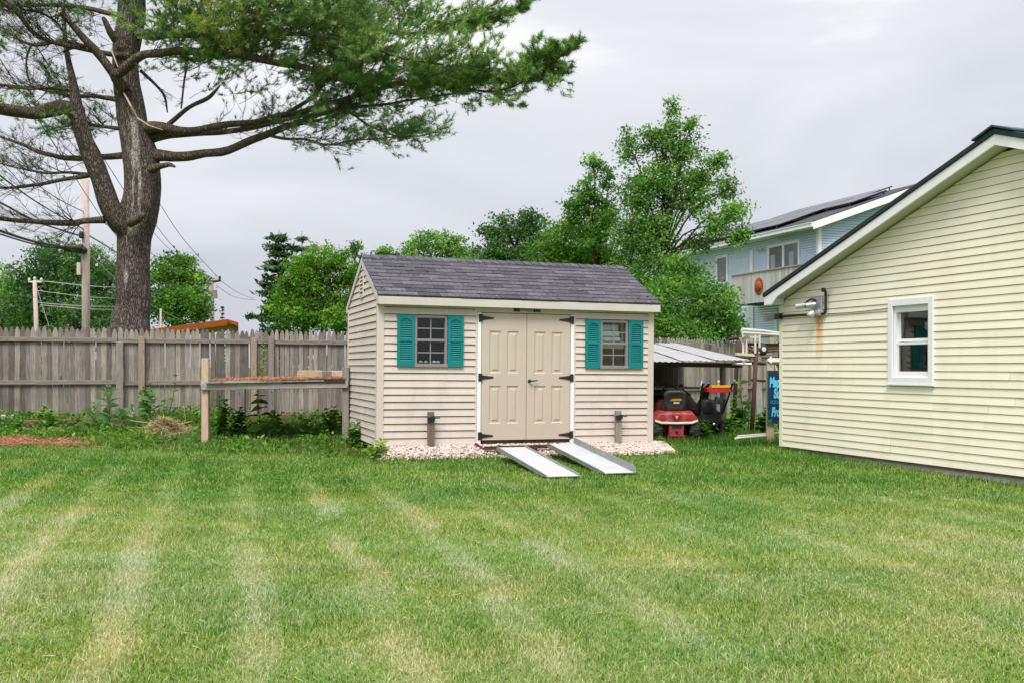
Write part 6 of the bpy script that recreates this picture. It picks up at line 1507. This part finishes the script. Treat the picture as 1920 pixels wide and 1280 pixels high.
mb=MB(); mb.tube([hp_+Vector((.25,.1,.1)),hp_+Vector((.33,.1,.3)),hp_+Vector((.30,.1,.55))],.006,4); mb.build('stalk',HAYM,o)
def timber(lab,a,b,w_,h,m):
    a=Vector(a);b=Vector(b); topl(MB().bar(a,b,w_,h,t=.5),'landscape_timber',m,lab,'timber','timbers edging the bed',bevel=.012)
RTIM=wood('reddish_old_timber',(.10,.05,.035),(.26,.13,.085),0)
def zt(px,y,dz): p=P(px,700,y); return (p.x,y,gz(p.x,y)+dz)
timber('red brown timber lying along the bed left of the milkweeds',zt(45,17.9,.10),zt(192,18.2,.13),.13,.10,RTIM)
timber('lower red brown timber half buried by weeds at the left',zt(44,17.3,.06),zt(120,17.4,.06),.12,.09,RTIM)
timber('stacked red timber between the two milkweed groups',zt(208,17.9,.13),zt(262,18.1,.12),.13,.13,RTIM)
timber('lower timber right beneath the stacked red one',zt(206,17.5,.05),zt(258,17.6,.04),.13,.10,RTIM)
timber('pale grey timber at the left edge by the fence foot',zt(-60,18.2,.12),zt(27,18.4,.12),.10,.09,GREYB)
timber('brown timber in shade at the fence foot under the platform',zt(330,18.9,.07),zt(640,20.2,.05),.10,.10,RTIM)
# bare soil and old mulch of the bed
mb=MB(); n=60; vs_=[]
for i in range(n+1):
    x=-12+10.2*i/n
    for j in range(13):
        y0=bed_front(x)+.25+.12*mnoise.noise(Vector((x*1.5,0,0))); y=y0+(fence_y(x)+.6-y0)*j/12; vs_.append((x,y,gz(x,y)+.012+.018*mnoise.noise(Vector((x*3,y*3,0)))*(j>0)-.012*(j==0)))
mb.add(vs_,[(i*13+j,(i+1)*13+j,(i+1)*13+j+1,i*13+j+1) for i in range(n) for j in range(12)])
kind(mb.build('bed_soil',mat('bed_soil',(.085,.055,.038),1,.45,9,bump=.8,bs=30,spec=.05,dirt=(.2,.11,.06),da=.6,ds=2.2),smooth=True),'structure')
# bits on the shed roof
f=slope(1)
pts=np.array([list(SHM@Vector(f(UL+.05+(UR-UL-.1)*random.random(),SL*random.random()**1.6*.95,.022))) for _ in range(130)])
o=kind(np_obj('fallen_leaves',leaf_cards(pts,.035,.5,2.),4,STRAWM,RNG.uniform(.3,1,130)),'stuff'); tag(o,'small orange fallen leaves scattered on the shed roof','leaves')

# ------------------------------------------------------------------ lawn
xs=np.concatenate([np.linspace(-300,-14,14)[:-1],np.linspace(-14,16,121),np.linspace(16,300,14)[1:]]); ys=np.concatenate([np.linspace(-40,1,8)[:-1],np.linspace(1,32,125),np.linspace(32,120,12)[1:],np.linspace(120,900,8)[1:]])
XX,YY=np.meshgrid(xs,ys); ZZ=ground(XX,YY); me=bpy.data.meshes.new('lawn'); nx,ny=len(xs),len(ys)
me.from_pydata(np.stack([XX,YY,ZZ],-1).reshape(-1,3).tolist(),[],[(j*nx+i,j*nx+i+1,(j+1)*nx+i+1,(j+1)*nx+i) for j in range(ny-1) for i in range(nx-1)])
me.polygons.foreach_set('use_smooth',[True]*len(me.polygons)); me.materials.append(LAWN_G); lawn=bpy.data.objects.new('lawn',me); C.objects.link(lawn); kind(lawn,'structure')
SHI=np.array(SHM.inverted()); HI=np.array(HM.inverted())
GP=np.array(GPOLY)
def inpoly_np(x,y,poly):
    c=np.zeros(x.shape,bool); j=len(poly)-1
    for i in range(len(poly)):
        xi,yi=poly[i]; xj,yj=poly[j]
        c^=((yi>y)!=(yj>y))&(x<(xj-xi)*(y-yi)/(yj-yi+1e-12)+xi); j=i
    return c
def keep(x,y,blade=True):
    one=np.ones_like(x); p=np.stack([x,y,0*x,one]); q=SHI@p; h=HI@p
    k=~((q[0]>-.02)&(q[0]<SW+.02)&(q[1]>-.02)&(q[1]<SD+.1)); k&=~inpoly_np(q[0],q[1],[(a,b*.97) for a,b in GPOLY]); k&=~((h[0]>-.0)&(h[1]>.03))
    for b in (r1b,r2b):
        dx,dy=-.285,.959; rx,ry=x-b[0],y-b[1]; al=rx*dx+ry*dy; ac=rx*dy-ry*dx; k&=~((al>-.03)&(al<1.2)&(np.abs(ac)<.19))
    k&=~((((x+7.6)/1.0)**2+((y-15.6)/.5)**2<1)&(RNG.random(x.shape)<.85))
    return k
def blades(n,ya,yb,L0,L1,w,seg2,sel=None,xr=None,tintmu=.5,up=1.):
    y=np.sqrt(RNG.uniform(ya*ya,yb*yb,n)) if xr is None else RNG.uniform(ya,yb,n)
    x=RNG.uniform(-1,1,n)*(y*.545+.5) if xr is None else RNG.uniform(*xr,n)
    k=keep(x,y)
    if sel is not None: k&=sel(x,y)
    x,y=x[k],y[k]; n=len(x); z=ground(x,y)-.004
    a=RNG.uniform(0,2*math.pi,n); lean=np.abs(RNG.normal(0,.7,n))/up; L_=RNG.uniform(L0,L1,n)*(.8+.4*np.clip(np.sin(x*3.1+y*1.7)*np.sin(x*1.3-y*2.3),-1,1)*.5)
    d=np.stack([np.cos(a)*np.sin(lean),np.sin(a)*np.sin(lean),np.cos(lean)],1); s=np.stack([-np.sin(a+RNG.normal(0,.6,n)),np.cos(a),0*a],1); s=unit(s)
    p=np.stack([x,y,z],1); W=(w*RNG.uniform(.6,1.3,n))[:,None]; tint=np.clip(RNG.normal(tintmu,.24,n),0,1)
    hd=np.stack([np.cos(a),np.sin(a),-.35+0*a],1)
    tip=p+d*L_[:,None]+hd*(L_*.28)[:,None]
    if not seg2: return np.stack([p-s*W/2,p+s*W/2,tip],1).reshape(-1,3),tint
    m=p+d*(L_*.55)[:,None]
    q1=np.stack([p-s*W/2,p+s*W/2,m+s*W*.38],1); q2=np.stack([p-s*W/2,m+s*W*.38,m-s*W*.38],1); q3=np.stack([m-s*W*.38,m+s*W*.38,tip],1)
    return np.stack([q1,q2,q3],1).reshape(-1,3),np.repeat(tint,3)
B=[blades(190000,3.4,6.6,.026,.062,.0050,True),blades(190000,6.4,10.5,.03,.066,.0075,False),blades(150000,10.3,15.2,.04,.085,.011,False),blades(70000,15,20.5,.04,.10,.014,False,lambda x,y:(x>1.5)|(y<16.6)),
   blades(26000,13.4,20,.10,.24,.012,False,lambda x,y:(y>np.interp(x,[-14,-9.5,-8.0,-6.4,-5.2,-4.,-2.8,-1.95],[16.4,16.3,15.9,15.3,14.75,14.35,14.15,13.75])-.25)&(y<19+(x+9.85)*.3346-.1)&(np.sin(x*2.1+1)*np.sin(y*2.7+x)>-.35),(-11.5,-1.9),.42,1.6),
   blades(9000,16.5,22,.10,.26,.014,False,lambda x,y:(y>17.2+.2*np.sin(x*5)),(2.5,6.2),.32,1.6)]
# longer tufts against the walls, the gravel edge and the posts
ex=[];
def edge_tufts(pts,n,L0,L1,spread=.05,tm=.35):
    P2=[Vector(p) for p in pts]; out=[]
    for _ in range(n):
        i=random.randrange(len(P2)-1); q=P2[i].lerp(P2[i+1],random.random()); out.append((q.x+random.gauss(0,spread),q.y+random.gauss(0,spread)))
    a=np.array(out); m=len(a); x,y=a[:,0],a[:,1]; z=ground(x,y)-.005; an=RNG.uniform(0,6.28,m); le=np.abs(RNG.normal(0,.35,m)); L_=RNG.uniform(L0,L1,m)
    d=np.stack([np.cos(an)*np.sin(le),np.sin(an)*np.sin(le),np.cos(le)],1); s=np.stack([-np.sin(an),np.cos(an),0*an],1); p=np.stack([x,y,z],1); W=.009
    return np.stack([p-s*W/2,p+s*W/2,p+d*L_[:,None]],1).reshape(-1,3),np.clip(RNG.normal(tm,.2,m),0,1)
B.append(edge_tufts([hs(x,-.03,0).xy for x in np.linspace(-.05,6.6,30)],1500,.04,.10,.03))
B.append(edge_tufts([sh(u,v-.02,0).xy for u,v in GPOLY[1:11]],2400,.05,.11,.03,.4))
B.append(edge_tufts([(2.55,18.4),(3.1,18.9),(3.9,19.1),(4.2,19.7),(4.5,19.2)],900,.10,.26,.16))
B.append(edge_tufts([(4.5,17.5),(4.75,17.65)],160,.10,.22,.08))
V=np.concatenate([b[0] for b in B]); Tn=np.concatenate([b[1] for b in B])
gr=kind(np_obj('grass',V,3,LAWN_B,Tn),'stuff'); tag(gr,'short patchy mown grass covering the whole yard','grass')
def clip():
    y=math.sqrt(random.uniform(3.6**2,14**2)); x=random.uniform(-1,1)*(y*.53+.4); return (x,y,gz(x,y)+random.uniform(.02,.045))
o=kind(strands(4200,clip,.03,.08,.004,HAYM,'grass_clippings',.3),'stuff'); tag(o,'dry grass clippings lying loose on the lawn','clippings')
print('objects',len(bpy.data.objects))
